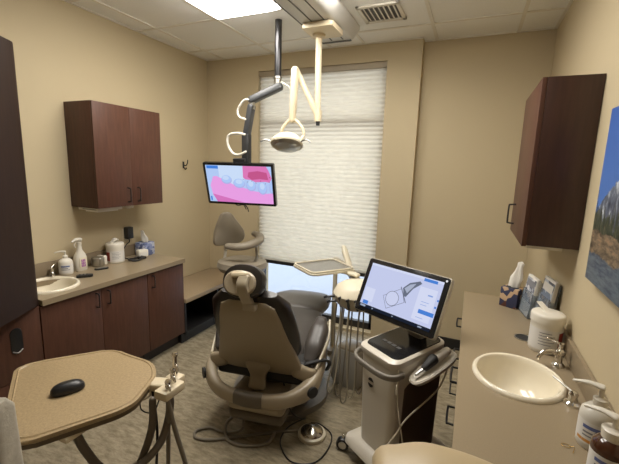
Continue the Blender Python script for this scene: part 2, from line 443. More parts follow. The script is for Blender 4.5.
TW, TH = .60, .35
t = thing('wall_monitor', 'flat monitor on the ceiling arm showing a pink and blue dental scan', 'monitor', (-1.726, 2.536, 1.509), rot=(R(16), R(0), R(10.3)))
t.name = 'hanging_monitor'
b = NB(); prism(b, rrect(TW, TH, .008), -.0, .035, axis='Y', bev=.003); obj('casing', b, bezel_m, t)
dw, dh = TW-.04, TH-.04
def Q(u_, v_): return (-dw/2+u_*dw, dh/2-v_*dh)
gum = [Q(.04, .55), Q(.10, .30), Q(.16, .29), Q(.24, .40), Q(.34, .52), Q(.46, .55), Q(.6, .60), Q(.7, .66), Q(.8, .68), Q(.9, .72), Q(1, .70), Q(1, 1), Q(.12, 1), Q(.06, .8)]
gumd = [Q(.06, .78), Q(.2, .84), Q(.4, .93), Q(.55, .99), Q(.12, 1)]
ugum = [Q(.58, 0), Q(.93, 0), Q(.96, .1), Q(1, .3), Q(.97, .42), Q(.9, .40), Q(.82, .36), Q(.75, .42), Q(.68, .36), Q(.6, .35), Q(.57, .30)]
ugum2 = [Q(.66, .16), Q(.8, .12), Q(.93, .16), Q(.95, .35), Q(.82, .33), Q(.7, .36), Q(.64, .28)]
teeth = [ellp(*Q(x, y), a, c) for x, y, a, c in ((.31, .36, .042, .032), (.50, .45, .047, .035), (.68, .50, .038, .042), (.85, .56, .036, .048), (.99, .52, .018, .05))]
tooth_hi = [ellp(*Q(x, y), a, c) for x, y, a, c in ((.30, .33, .028, .018), (.50, .42, .03, .02), (.68, .46, .022, .026), (.85, .52, .02, .028))]
shade_line = [ellp(*Q(x, y), a, c) for x, y, a, c in ((.31, .38, .046, .036), (.50, .47, .051, .039), (.68, .52, .042, .046), (.85, .58, .040, .052), (.99, .54, .021, .054))]
dots = [ellp(*Q(x, y), .0035, .0035, 6) for x, y in ((.57, .35), (.63, .42), (.70, .39), (.76, .44), (.83, .38), (.90, .45), (.96, .40), (.97, .28))]
screen_layers(t, dw, dh, [
    ('pale blue backdrop', (178, 203, 245), [[Q(0, 0), Q(1, 0), Q(1, 1), Q(0, 1)]]),
    ('light backdrop', (203, 222, 250), [[Q(.2, 0), Q(.58, 0), Q(.58, .55), Q(.2, .45)]]),
    ('pink gum', (233, 160, 228), [gum]), ('deeper gum', (214, 118, 190), [gumd]),
    ('upper gum', (222, 122, 185), [ugum]), ('upper gum dark', (196, 88, 140), [ugum2]),
    ('tooth outline', (176, 178, 232), shade_line), ('tooth', (172, 200, 246), teeth), ('tooth highlight', (198, 218, 250), tooth_hi),
    ('gum dots', (110, 40, 50), dots),
    ('blue badge', (70, 130, 220), [[Q(.02, .01), Q(.2, .01), Q(.2, .09), Q(.02, .09)], [Q(.02, .85), Q(.045, .85), Q(.045, .97), Q(.02, .97)]])], y0=-.0006)
bxo('mount_plate', black_m, t, -.05, .05, .035, .07, -.03, .20, bev=.004)
b = NB(); tube(b, [(-.08, .03, -TH/2), (-.05, .03, -TH/2-.02), (0, .03, -TH/2-.012), (.02, .03, -TH/2-.05)], .004); tube(b, [(.0, .03, -TH/2), (.03, .03, -TH/2-.03), (.04, .03, -TH/2-.07)], .004); obj('cable', b, black_m, t)

# ================================================================ LEFT RUN
CF = -2.306; CT = .827
def pull(parent, x, y, z0, z1, side=1, horiz=False, m_=black_m, d=.032, rad=.0045, name='door_handle'):
    b = NB()
    if horiz: pts = [(x, z0, y), (x+side*d*.8, z0+.003, y), (x+side*d, z0+.012, y), (x+side*d, z1-.012, y), (x+side*d*.8, z1-.003, y), (x, z1, y)]; pts = [(p[0], p[1], p[2]) for p in pts]
    else: pts = [(x, y, z0), (x+side*d*.8, y, z0+.003), (x+side*d, y, z0+.012), (x+side*d, y, z1-.012), (x+side*d*.8, y, z1-.003), (x, y, z1)]
    tube(b, pts, rad, n=8, k=3); return obj(name, b, m_, parent)
def base_cab(y0, y1, label, doors):
    t = thing('base_cabinet', label, 'cabinet', (CF-.24, (y0+y1)/2, 0)); oy = (y0+y1)/2; ox = CF-.24
    d = .22
    b = NB(); xb = XL+.004-ox
    for yy in (y0-oy+.001, y1-oy-.019): box(b, xb, d-.0005, yy, yy+.018, .14, CT-.036)
    box(b, xb, xb+.012, y0-oy+.019, y1-oy-.019, .14, CT-.036); box(b, xb+.012, d-.0005, y0-oy+.019, y1-oy-.019, .14, .158)
    obj('carcass', b, wood_m, t, smooth=False)
    bxo('toe_kick', mat('dark toe kick', (.03, .022, .018), .6), t, XL+.004-ox, d-.06, y0-oy+.001, y1-oy-.001, 0, .14)
    for (a, c, hs) in doors:
        dr = bxo('door', wood_m, t, d, d+.02, a-oy+.0015, c-oy-.0015, .125, CT-.042, bev=.0015)
        hy = (c-.04 if hs > 0 else a+.045)-oy
        pull(dr, d+.02, hy, CT-.165, CT-.065)
    return t
base_cab(1.295, 2.100, 'dark cherry base cabinet with two doors under the left sink', [(1.295, 1.697, 1), (1.697, 2.100, -1)])
base_cab(2.102, 2.505, 'dark cherry single-door base cabinet at the bench end of the left run', [(2.102, 2.505, -1)])
def basin(t, cx_, cy_, rx, ry, zt, m_=porc_m, depth=.13, n=44):
    """oval drop-in sink: rolled rim on the worktop and a bowl sunk into it"""
    b = NB()
    prof = [(1.0, -.001), (1.0, .006), (.985, .012), (.95, .016), (.90, .014), (.87, .006), (.855, -.01), (.82, -.05), (.70, -.10), (.45, -depth+.008), (.12, -depth), (0.0, -depth)]
    prof_o = [(1.0, -.001), (.88, -.002), (.87, -.02), (.83, -.06), (.72, -.11), (.45, -depth-.008), (0, -depth-.012)]
    def ring(k, z): return [b.verts.new((cx_+rx*k*math.cos(2*PI*i/n), cy_+ry*k*math.sin(2*PI*i/n), zt+z)) for i in range(n)] if k > 0 else [b.verts.new((cx_, cy_, zt+z))]
    for pr in (prof, prof_o):
        rs = [ring(*p) for p in pr]
        for a, c in zip(rs[:-1], rs[1:]):
            for i in range(n):
                j = (i+1) % n
                b.faces.new((a[i], a[j], c[0]) if len(c) == 1 else (a[i], a[j], c[j], c[i]))
    bmesh.ops.remove_doubles(b, verts=b.verts[:], dist=1e-5)
    o = obj('bowl', b, m_, t)
    obj('drain', lathe(NB(), [(0, .004), (.018, .004), (.022, .001), (.022, 0)], loc=(cx_, cy_, zt-depth+.0)), chrome_m, t)
    return o
def slab_with_hole(x0, x1, y0, y1, z0, z1, hx, hy, rx, ry, extra=None, n=44, corner=0):
    """worktop plate with an oval opening: quads from the oval out to the rectangle"""
    b = NB()
    def rect_pt(a):
        c, s = math.cos(a), math.sin(a); tx = ((x1-hx)/c if c > 1e-9 else ((x0-hx)/c if c < -1e-9 else 1e9)); ty = ((y1-hy)/s if s > 1e-9 else ((y0-hy)/s if s < -1e-9 else 1e9))
        k = min(tx, ty); return (hx+c*k, hy+s*k)
    angs = sorted({round(2*PI*i/n, 6) for i in range(n)} | {round(math.atan2(yy-hy, xx-hx) % (2*PI), 6) for xx in (x0, x1) for yy in (y0, y1)})
    N = len(angs)
    it, ib, ot, ob = [], [], [], []
    for a in angs:
        px, py = rect_pt(a); ex, ey = hx+rx*math.cos(a), hy+ry*math.sin(a)
        it.append(b.verts.new((ex, ey, z1))); ib.append(b.verts.new((ex, ey, z0))); ot.append(b.verts.new((px, py, z1))); ob.append(b.verts.new((px, py, z0)))
    for i in range(N):
        j = (i+1) % N
        b.faces.new((it[i], it[j], ot[j], ot[i])); b.faces.new((ib[i], ib[j], ob[j], ob[i])); b.faces.new((it[i], it[j], ib[j], ib[i])); b.faces.new((ot[i], ot[j], ob[j], ob[i]))
    return b
t = thing('left_worktop', 'long taupe worktop above the dark cherry base cabinets on the left wall', 'worktop', (-2.55, 1.9, CT)); t.name = 'worktop'
sx, sy = -2.53, 1.487
b = slab_with_hole(XL+.002, CF+.018, 1.302, 2.512, CT-.035, CT, sx, sy, .150, .160)
for v in b.verts: v.co -= V((-2.55, 1.9, CT))
obj('worktop_slab', b, counter_m, t, smooth=False)
tag(bxo('backsplash', splash_m, None, XL+.001, XL+.018, 1.305, 2.50, CT+.0005, CT+.10, bev=.002), 'low taupe upstand strip on the left wall behind the left worktop', 'backsplash')
t = thing('sink', 'cream oval sink in the left worktop, half hidden by the tall cabinet', 'sink', (sx, sy, CT)); basin(t, 0, 0, .185, .180, 0)
t = thing('faucet', 'small chrome faucet behind the left oval sink', 'faucet', (-2.745, 1.645, CT))
b = NB(); lathe(b, [(0, 0), (.024, 0), (.02, .01), (.013, .02), (.011, .05), (.015, .058), (0, .062)]); tube(b, [(0, 0, .035), (.04, -.02, .06), (.09, -.05, .05), (.10, -.055, .035)], .009)
obj('spout', b, chrome_m, t); obj('lever', tube(NB(), [(0, 0, .06), (-.005, .02, .075), (-.01, .035, .08)], .004), chrome_m, t)

# bench
t = thing('storage_bench', 'low tan-topped bench with black cubbies between the left cabinets and the window', 'bench', (-2.55, 3.0, 0))
y0, y1 = 2.51-3.0, YW-.002-3.0
bxo('bench_top', bench_m, t, XL+.003+2.55, CF+.02+2.55, y0, y1, .405, .445, bev=.004)
b = NB()
for y in (y0+.01, (y0+y1)/2, y1-.01): box(b, XL+.004+2.55, CF-.0+2.55, y-.009, y+.009, .10, .405)
box(b, XL+.004+2.55, XL+.02+2.55, y0, y1, .10, .405); box(b, XL+.004+2.55, CF-.0+2.55, y0, y1, .10, .118); box(b, XL+.004+2.55, CF-.05+2.55, y0, y1, 0, .10)
obj('cubby_frame', b, wood_in, t)

# tall cabinet with bowed front at the near left
t = thing('tall_cabinet', 'tall dark cherry cabinet with a bowed front at the left edge', 'cabinet', (-2.55, 1.0, 0))
ox, oy = -2.55, 1.0
bxo('lower_carcass', wood_m, t, XL+.004-ox, CF-.02-ox, .66-oy, 1.290-oy, .10, .795, bev=.001)
bxo('toe_kick', wood_in, t, XL+.004-ox, CF-.08-ox, .66-oy, 1.290-oy, 0, .10)
dr = bxo('door', wood_m, t, CF-.02-ox, CF-ox, .663-oy, 1.289-oy, .392, .793, bev=.0015)
bxo('door', wood_m, t, CF-.02-ox, CF-ox, .663-oy, 1.289-oy, .11, .388, bev=.0015)
b = NB(); prism(b, rrect(.062, .155, .030, cx=1.155-oy, cy=.630), CF-ox-.001, CF-ox+.004, axis='X', bev=.0015); pc = obj('recessed_pull', b, black_m, dr)
b = NB(); tube(b, [(CF-ox+.005, 1.155-oy-.024, .572), (CF-ox+.008, 1.155-oy, .560), (CF-ox+.005, 1.155-oy+.024, .572)], .0035); obj('pull_lip', b, steel_m, dr)
# bowed upper part: plan outline
arc = [(-2.325, 1.30), (-2.30, 1.275), (-2.235, 1.16), (-2.165, 1.03), (-2.10, .90), (-2.07, .78), (-2.10, .66)]
arc = [(p.x, p.y) for p in catmull([(a, c, 0) for a, c in arc], 5)]
out = [(XL+.004, .66)]+[(XL+.004, 1.30)]+arc
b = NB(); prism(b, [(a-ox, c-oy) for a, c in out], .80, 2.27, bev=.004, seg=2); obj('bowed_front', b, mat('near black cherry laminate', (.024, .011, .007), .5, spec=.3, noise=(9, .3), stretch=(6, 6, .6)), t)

# upper left cabinet
t = thing('wall_cabinet', 'dark cherry two-door wall cabinet above the left worktop', 'cabinet', (-2.64, 2.165, 1.315))
ox, oy, oz = -2.64, 2.165, 1.315
bxo('carcass', wood_m, t, XL+.003-ox, -2.51-ox, 1.855-oy, 2.475-oy, 0, .765, bev=.0015)
for a, c, hy in ((1.855, 2.164, 2.118), (2.166, 2.475, 2.212)):
    dr = bxo('door', wood_m, t, -2.51-ox, -2.49-ox, a-oy, c-oy, .002, .763, bev=.0015)
    pull(dr, -2.49-ox, hy-oy, .035, .145)
t = thing('paper_towel_dispenser', 'white paper towel dispenser hung under the left wall cabinet', 'dispenser', (-2.62, 1.98, 1.315))
bxo('dispenser_body', white_m, t, -.12, .10, -.105, .105, -.022, -.0005, bev=.004); bxo('paper_towel', paper_m, t, -.06, .07, -.09, .09, -.034, -.022, bev=.002)
bxo('slot', ink_m, t, -.07, .08, -.1055, -.1045, -.016, -.010)
t = thing('cup_dispenser', 'small white puck fixed under the left wall cabinet beside the towel dispenser', 'dispenser', (-2.60, 2.21, 1.315))
obj('puck_body', lathe(NB(), [(0, -.028), (.034, -.028), (.038, -.022), (.038, -.0005), (0, -.0005)]), white_m, t)
obj('puck_button', lathe(NB(), [(0, -.033), (.014, -.033), (.016, -.028), (0, -.0275)]), label_m, t)

# things on left worktop
def pump_bottle(name, label, loc, rad, hb, bodym, labm, nozz=180, scale=1, cap=white_m, ink=True, band=None):
    t = thing(name, label, 'bottle', loc)
    b = NB(); lathe(b, [(0, 0), (rad*.92, 0), (rad, .006), (rad, hb*.72), (rad*.93, hb*.84), (rad*.62, hb*.95), (rad*.34, hb*1.0), (rad*.34, hb*1.06), (0, hb*1.06)], seg=32); obj('bottle_body', b, bodym, t)
    b = NB(); lathe(b, [(rad*1.012, hb*.14), (rad*1.012, hb*.66)], seg=32); lb = obj('label_wrap', b, labm, t)
    a0 = math.atan2(-loc[1], -loc[0])
    def strip(z0, z1, da0, da1, mm, nm='print'):
        b = NB(); k = 8; q = []
        for i in range(k+1):
            a = a0+R(da0+(da1-da0)*i/k); q.append((b.verts.new((rad*1.02*math.cos(a), rad*1.02*math.sin(a), z0)), b.verts.new((rad*1.02*math.cos(a), rad*1.02*math.sin(a), z1))))
        for i in range(k): b.faces.new((q[i][0], q[i+1][0], q[i+1][1], q[i][1]))
        obj(nm, b, mm, lb)
    if ink:
        strip(hb*.50, hb*.58, -40, 30, blueink_m); strip(hb*.40, hb*.44, -38, 15, ink_m); strip(hb*.32, hb*.35, -38, 30, ink_m)
    if band: strip(hb*.18, hb*.25, -60, 60, band)
    b = NB(); z = hb*1.05; s = scale
    lathe(b, [(0, z-.008*s), (.016*s, z-.008*s), (.017*s, z+.010*s), (.011*s, z+.014*s), (.006*s, z+.016*s), (.006*s, z+.04*s), (0, z+.04*s)])
    sweep(b, [(0, 0, z+.043*s), (math.cos(R(nozz))*.03*s, math.sin(R(nozz))*.03*s, z+.046*s), (math.cos(R(nozz))*.062*s, math.sin(R(nozz))*.062*s, z+.040*s)], [.026*s, .018*s, .010*s], [.014*s, .010*s, .008*s]); obj('pump', b, cap, t)
    return t
pump_bottle('soap_dispenser', 'round white pump bottle with grey label beside the left sink faucet', (-2.70, 1.72, CT), .046, .122, white_m, label_m, nozz=-120, scale=1.0)
# spray bottle
t = thing('spray_bottle', 'tall white trigger spray bottle with purple lettering on the left worktop', 'bottle', (-2.705, 1.835, CT))
b = NB(); loft(b, [ell_ring((0, 0, z), (1, 0, 0), (0, 1, 0), a, c, e=2.6) for z, a, c in ((0, .032, .042), (.006, .036, .046), (.10, .036, .046), (.125, .03, .038), (.16, .016, .018), (.20, .013, .014), (.205, .013, .014))]); obj('bottle_body', b, white_m, t)
b = NB(); lathe(b, [(0, .2), (.017, .2), (.017, .222), (0, .225)]); sweep(b, [(0, .012, .238), (.0, -.02, .243), (.005, -.055, .232)], [.026, .03, .016], [.03, .026, .014]); obj('trigger_head', b, white_m, t)
obj('trigger', tube(NB(), [(0, -.02, .23), (0, -.038, .205), (0, -.03, .185)], .004), white_m, t)
lb = bxo('label_panel', mat('cream label', (.72, .66, .5), .6), t, .034, .0375, -.03, .03, .03, .105, bev=.001)
for z in (.082, .062, .042):
    b = NB(); box(b, .037, .0392, -.016, -.010, z-.006, z+.010); box(b, .037, .0392, -.004, .002, z-.006, z+.010); box(b, .037, .0392, .008, .014, z-.006, z+.010); box(b, .037, .0392, -.016, .014, z-.007, z-.003); obj('print', b, purple_m, lb)
# silver & white small box
t = thing('timer', 'small silver box with white end beside the spray bottle', 'box', (-2.70, 1.99, CT), rz=20)
b = NB(); box(b, -.042, .042, -.05, .012, 0, .080, bev=.014, seg=3); obj('silver_body', b, steel_m, t); bxo('white_end', white_m, t, -.040, .040, .0125, .048, .001, .078, bev=.010, seg=3)
t.name = 'desktop_box'
t = thing('small_tray', 'flat black and silver pen tray in front of the small silver box', 'tray', (-2.62, 1.885, CT), rz=70)
t.location = (-2.60, 1.93, CT)
b = NB(); prism(b, rrect(.10, .045, .02), 0, .010, bev=.003); obj('tray_base', b, black_m, t); b = NB(); prism(b, rrect(.085, .02, .009), .0101, .014, bev=.002); obj('clip', b, steel_m, t)
t = thing('remote_control', 'small black remote control lying on the left worktop near the sink', 'remote', (-2.52, 1.735, CT), rz=-38)
b = NB(); prism(b, rrect(.048, .105, .014), 0, .018, bev=.005); obj('remote_body', b, black_m, t); b = NB()
for i in range(3):
    for j in range(2): lathe(b, [(0, .0205), (.005, .0205), (.006, .018), (0, .018)], loc=(-.01+j*.02, -.03+i*.022, 0), seg=10)
obj('button', b, mat('dark grey rubber', (.05, .05, .05), .6), t)
# wipes canister
def canister(label, loc, rad, hb, lid_r, redside, tab_dir):
    t = thing('wipes_canister', label, 'canister', loc)
    b = NB(); lathe(b, [(0, 0), (rad*.95, 0), (rad, .005), (rad, hb-.002), (0, hb-.002)], seg=40); obj('canister_body', b, white_m, t)
    b = NB(); lathe(b, [(0, hb-.03), (lid_r, hb-.03), (lid_r*1.01, hb-.002), (lid_r*.98, hb+.008), (lid_r*.90, hb+.013), (lid_r*.5, hb+.015), (0, hb+.015)], seg=40); obj('lid', b, white_m, t)
    lb = obj('label_wrap', lathe(NB(), [(rad*1.008, hb*.10), (rad*1.008, hb*.68)], seg=40), label_m, t)
    a0 = math.atan2(-loc[1], -loc[0])
    def strip(z0, z1, d0, d1, mm):
        b = NB(); q = []
        for i in range(9):
            a = a0+R(d0+(d1-d0)*i/8); q.append((b.verts.new((rad*1.016*math.cos(a), rad*1.016*math.sin(a), z0)), b.verts.new((rad*1.016*math.cos(a), rad*1.016*math.sin(a), z1))))
        for i in range(8): b.faces.new((q[i][0], q[i+1][0], q[i+1][1], q[i][1]))
        obj('print', b, mm, lb)
    strip(hb*.14, hb*.62, redside, redside+38, red_m)
    for k_, zz in enumerate((.58, .50, .42, .34, .26)): strip(hb*zz, hb*(zz+.018), -22, 34 if k_ % 2 else 22, ink_m)
    return t
t = canister('white disinfectant wipes canister with red label band on the left worktop', (-2.695, 2.135, CT), .068, .155, .070, -75, 0)
b = NB(); sweep(b, [(0, -.03, .172), (0, 0, .192), (0, .03, .186)], [.02, .04, .02], [.02, .03, .016]); obj('wipe', b, paper_m, t)
# cable + adapter
t = thing('power_outlet', 'cream wall outlet above the left worktop', 'outlet', (XL, 2.322, 1.02))
bxo('cover_plate', mat('ivory plate', (.66, .58, .42), .4), t, 0, .006, -.036, .036, -.06, .06, bev=.002)
b = NB(); box(b, .006, .008, -.015, .015, -.045, -.012, bev=.0008); box(b, .006, .008, -.015, .015, .012, .045, bev=.0008); obj('socket', b, white_m, t)
t = thing('power_adapter', 'black plug-in power adapter in the wall outlet with its cable', 'adapter', (XL+.0085, 2.33, 1.045))
bxo('adapter_body', black_m, t, 0, .05, -.033, .033, -.055, .05, bev=.008, seg=3)
b = NB(); tube(b, [(.025, 0, -.055), (.028, .0, -.085), (.03, -.03, -.10), (.035, -.08, -.15), (.06, -.11, -.19), (.10, -.09, -.210), (.13, -.07, -.2095)], .0045); obj('cable', b, black_m, t)
t = thing('cable_coil', 'bundle of black charger cable on the left worktop below the outlet', 'cable', (-2.655, 2.31, CT))
b = NB(); tube(b, [(.04*math.cos(a*.7)*(1+.2*math.sin(a)), .07*math.sin(a*.7), .008+.006*(1+math.sin(a*1.3))) for a in range(0, 26)], .006); obj('cable_loops', b, black_m, t)
bxo('connector', black_m, t, -.03, .03, .03, .085, .001, .022, bev=.005, rot=(0, 0, 0))
t = thing('gauze_roll', 'short white paper roll standing beside the blue tissue box', 'paper roll', (-2.70, 2.425, CT), rz=-10)
b = NB(); box(b, -.032, .032, -.045, .045, 0, .072, bev=.012, seg=3); obj('roll_body', b, white_m, t); bxo('print_panel', label_m, t, .0318, .0335, -.03, .03, .018, .05)
t.name = 'gauze_box'; t['label'] = 'small white gauze box beside the blue tissue box'; t['category'] = 'box'
def swatch_mat(name, base, c2, c3, sc=14):
    m = bpy.data.materials.new(name); m.use_nodes = True; n = m.node_tree.nodes; l = m.node_tree.links; b = n['Principled BSDF']
    tc = n.new('ShaderNodeTexCoord'); v = n.new('ShaderNodeTexVoronoi'); v.inputs['Scale'].default_value = sc; l.new(tc.outputs['Object'], v.inputs[0])
    rp = n.new('ShaderNodeValToRGB'); rp.color_ramp.interpolation = 'CONSTANT'; e = rp.color_ramp.elements
    e[0].color = (*c2, 1); e[1].position = .42; e[1].color = (*base, 1); q = e.new(.7); q.color = (*c3, 1)
    l.new(v.outputs['Color'], rp.inputs[0]); l.new(rp.outputs[0], b.inputs['Base Color']); b.inputs['Roughness'].default_value = .55
    return m
def tissue_box(label, loc, s, h, m_, rz, th, lean):
    t = thing('tissue_box', label, 'tissue box', loc, rz=rz)
    bxo('carton', m_, t, -s/2, s/2, -s/2, s/2, 0, h, bev=.003)
    b = NB(); lathe(b, [(.036, h+.0004), (.036, h+.0015), (0, h+.0015)], seg=20); obj('opening', b, matte_black, t)
    b = NB(); secs = []
    for i, (z, a, c, dx) in enumerate(((h, .030, .012, 0), (h+th*.15, .032, .016, lean*.05), (h+th*.35, .036, .012, lean*.25), (h+th*.6, .024, .012, lean*.55), (h+th*.85, .016, .010, lean*.8), (h+th, .017, .006, lean))):
        secs.append([V((dx+a*math.cos(q)*(1+.25*math.sin(3*q+i*.5)), c*math.sin(q)*(1+.35*math.cos(4*q+i*.7)), z+.006*math.sin(2*q+i))) for q in [2*PI*k/24 for k in range(24)]])
    loft(b, secs); obj('tissue', b, paper_m, t)
    return t
tissue_box('tissue box in mottled blue and white at the far end of left worktop', (-2.69, 2.545, CT), .118, .118, swatch_mat('blue mottled carton', (.10, .13, .26), (.42, .45, .55), (.20, .24, .42), 38), 8, .10, -.02).location = (-2.69, 2.44+.0, CT)
bpy.data.objects['tissue_box'].location = (-2.70, 2.449-.0, CT)
bpy.data.objects['gauze_box'].location = (-2.64, 2.36, CT)
bpy.data.objects['cable_coil'].location = (-2.60, 2.26, CT)
# coat hook
t = thing('coat_hook', 'small dark coat hook on the left wall near the window', 'hook', (XL, 3.075, 1.65))
bxo('hook_plate', black_m, t, 0, .005, -.012, .012, -.035, .035, bev=.002)
b = NB(); tube(b, [(.005, 0, .0), (.035, 0, -.005), (.055, .0, .02), (.06, 0, .05)], .005); tube(b, [(.005, 0, -.02), (.025, 0, -.045), (.042, 0, -.03)], .005); obj('hook_prong', b, black_m, t)

# ================================================================ RIGHT RUN
RF = .045; CE = .020
t = thing('right_base_cabinet', 'dark cherry drawer cabinet with black pulls under the right worktop', 'cabinet', (.25, 1.5, 0)); t.name = 'base_cabinet'
ox, oy = .25, 1.5
b = NB()
for yy in (.25, 2.722): box(b, RF+.0205-ox, XR-.002-ox, yy-oy, yy-oy+.018, .10, CT-.036)
box(b, XR-.014-ox, XR-.002-ox, .268-oy, 2.722-oy, .10, CT-.036); box(b, RF+.0205-ox, XR-.014-ox, .268-oy, 2.722-oy, .10, .118)
obj('carcass', b, wood_m, t, smooth=False)
bxo('toe_kick', wood_in, t, RF+.08-ox, XR-.002-ox, .25-oy, 2.74-oy, 0, .10)
ys = [(.253, .82), (.823, 1.42), (1.423, 2.02), (2.023, 2.737)]
for a, c in ys:
    zs = ((.105, .34), (.343, .58), (.583, .788))
    for z0, z1 in zs:
        dr = bxo('drawer', wood_m, t, RF-ox, RF+.02-ox, a-oy+.001, c-oy-.001, z0, z1, bev=.0015)
        ym = (a+c)/2; pull(dr, RF-ox, z1-.05, ym-oy-.07, ym-oy+.07, side=-1, horiz=True, name='drawer_pull', d=.05, rad=.005)
t = thing('worktop', 'taupe worktop with round grommet hole along the right wall', 'worktop', (.235, 1.5, CT))
s2x, s2y = .246, 1.655
b = slab_with_hole(CE, XR-.001, .22, 2.765, CT-.035, CT, s2x, s2y, .155, .175)
for v in b.verts: v.co -= V((.235, 1.5, CT))
obj('worktop_slab', b, counter_m, t, smooth=False)
tag(bxo('backsplash', splash_m, None, XR-.018, XR-.001, .22, 2.765, CT+.0005, CT+.10, bev=.002), 'low taupe upstand strip along the right wall behind the sink', 'backsplash')
gr = obj('grommet', lathe(NB(), [(.044, 0), (.044, .003), (.038, .003), (.038, .001)], loc=(.318-.235, 2.095-1.5, 0), seg=28), steel_m, t)
obj('grommet_hole', lathe(NB(), [(.038, .0012), (0, .0012)], loc=(.318-.235, 2.095-1.5, 0), seg=28), matte_black, gr)
t = thing('sink', 'cream oval sink set into the right worktop', 'sink', (s2x, s2y, CT)); basin(t, 0, 0, .172, .188, 0, depth=.14)
t = thing('faucet', 'chrome faucet with curved spout at the right sink beside the canister', 'faucet', (.425, 1.845, CT)); t.scale = (.9, .9, .88)
b = NB(); lathe(b, [(0, 0), (.03, 0), (.028, .008), (.016, .018), (.014, .055), (.018, .065), (.014, .075), (0, .078)]); tube(b, [(0, 0, .045), (-.03, -.012, .075), (-.07, -.03, .075), (-.092, -.042, .050), (-.094, -.044, .038)], [.013, .012, .011, .010, .010])
obj('spout', b, chrome_m, t)
b = NB(); lathe(b, [(0, 0), (.022, 0), (.02, .006), (.010, .012), (.010, .038), (.014, .044), (0, .05)], loc=(.0, .0, .075)); tube(b, [(0, 0, .112), (-.03, .01, .125), (-.055, .02, .128)], .005); obj('lever', b, chrome_m, t)
t = thing('lever_valve', 'separate chrome lever valve standing between right sink and soap bottle', 'valve', (.415, 1.535, CT))
b = NB(); lathe(b, [(0, 0), (.029, 0), (.028, .008), (.018, .014), (.013, .03), (.016, .042), (.012, .05), (0, .053)]); obj('handle_base', b, chrome_m, t)
obj('lever_rod', tube(NB(), [(0, 0, .046), (-.03, .035, .055), (-.055, .065, .062)], .0038), steel_m, t)
pump_bottle('soap_dispenser', 'frosted pump soap bottle with blue and orange label behind the brown bottle', (.425, 1.315, CT), .047, .140, frost_m, label_m, nozz=165, scale=1.15, band=orange_m)
t = pump_bottle('lotion_bottle', 'dark brown pump bottle with white cap at the near end of right worktop', (.418, 1.165, CT), .046, .135, amber_m, label_m, nozz=150, scale=1.15, ink=True)
b = NB(); z = .143; lathe(b, [(0, z-.014), (.027, z-.014), (.029, z+.012), (.024, z+.016), (0, z+.016)]); obj('collar', b, white_m, t)
t = canister('white wipes canister with open pull-tab lid beside the right faucet', (.392, 2.00, CT), .068, .175, .072, 50, 0)
b = NB(); sweep(b, [(.01, -.03, .182), (-.01, .01, .196), (-.035, .05, .218)], [.03, .035, .03], [.006, .006, .005], e=4); obj('lid_tab', b, white_m, t)
b = NB(); sweep(b, [(-.01, -.02, .182), (-.015, .0, .19), (-.02, .02, .186)], [.012, .02, .01], [.008, .012, .006]); obj('wipe', b, paper_m, t)
tissue_box('patterned brown, blue and cream tissue box on the right worktop by the photo stands', (.300, 2.60, CT), .105, .125, swatch_mat('brown patterned carton', (.035, .04, .09), (.52, .36, .22), (.10, .035, .025), 29), -28, .165, .03)
def brochure(label, loc, rz, w, h, cols, tilt):
    t = thing('brochure_holder', label, 'brochure holder', (loc[0], loc[1], loc[2]+.0045), rz=rz)
    b = NB(); box(b, -w/2-.006, w/2+.006, -.003, 0, 0, h*.62, rot=(0, 0, 0)); box(b, -w/2-.006, w/2+.006, .028, .031, 0, h*.95); box(b, -w/2-.006, w/2+.006, -.003, .031, 0, .003)
    for s in (-1, 1): box(b, s*(w/2+.005)-.0015, s*(w/2+.005)+.0015, -.003, .03, 0, h*.6)
    o = obj('acrylic_holder', b, clear_m, t, smooth=False); o.rotation_euler.x = R(tilt)
    o = bxo('leaflets', cols[0], t, -w/2, w/2, .002, .022, .004, h, bev=.001); o.rotation_euler.x = R(tilt)
    q = NB(); box(q, -w/2+.004, w/2-.004, .0008, .002, h*.35, h*.95); p = obj('cover_print', q, cols[1], o); 
    q = NB(); box(q, -w/2+.012, w/2-.012, 0.0002, .0008, h*.74, h*.9); obj('cover_print', q, cols[2], o)
    return t
photo_m = swatch_mat('faded print', (.38, .40, .45), (.60, .60, .62), (.12, .13, .17), 40)
photo2_m = swatch_mat('blue print', (.16, .20, .28), (.45, .50, .58), (.08, .09, .12), 26)
brochure('clear brochure stand of white leaflets beside the patterned tissue box', (.352, 2.47, CT), -80, .15, .235, (paper_m, photo_m, ink_m), -7)
brochure('tall clear brochure stand of grey-blue leaflets leaning behind the right canister', (.404, 2.30, CT), -80, .15, .275, (label_m, photo2_m, label_m), -7)
t = thing('reading_glasses', 'thin gold-framed object lying beside the frosted soap bottle', 'glasses', (.345, 1.27, CT))
b = NB(); tube(b, [(.02*math.cos(a), .014*math.sin(a), .004) for a in [i*PI/5 for i in range(11)]], .0016); tube(b, [(.02, 0, .004), (.035, -.01, .01), (.02, -.05, .004)], .0016); obj('wire_frame', b, mat('gold wire', (.6, .42, .15), .25, 1), t)
t.scale = (.6, .6, .6); t.name = 'wire_ring'; t['label'] = 'small gold wire ring lying beside the frosted soap bottle'; t['category'] = 'ring'

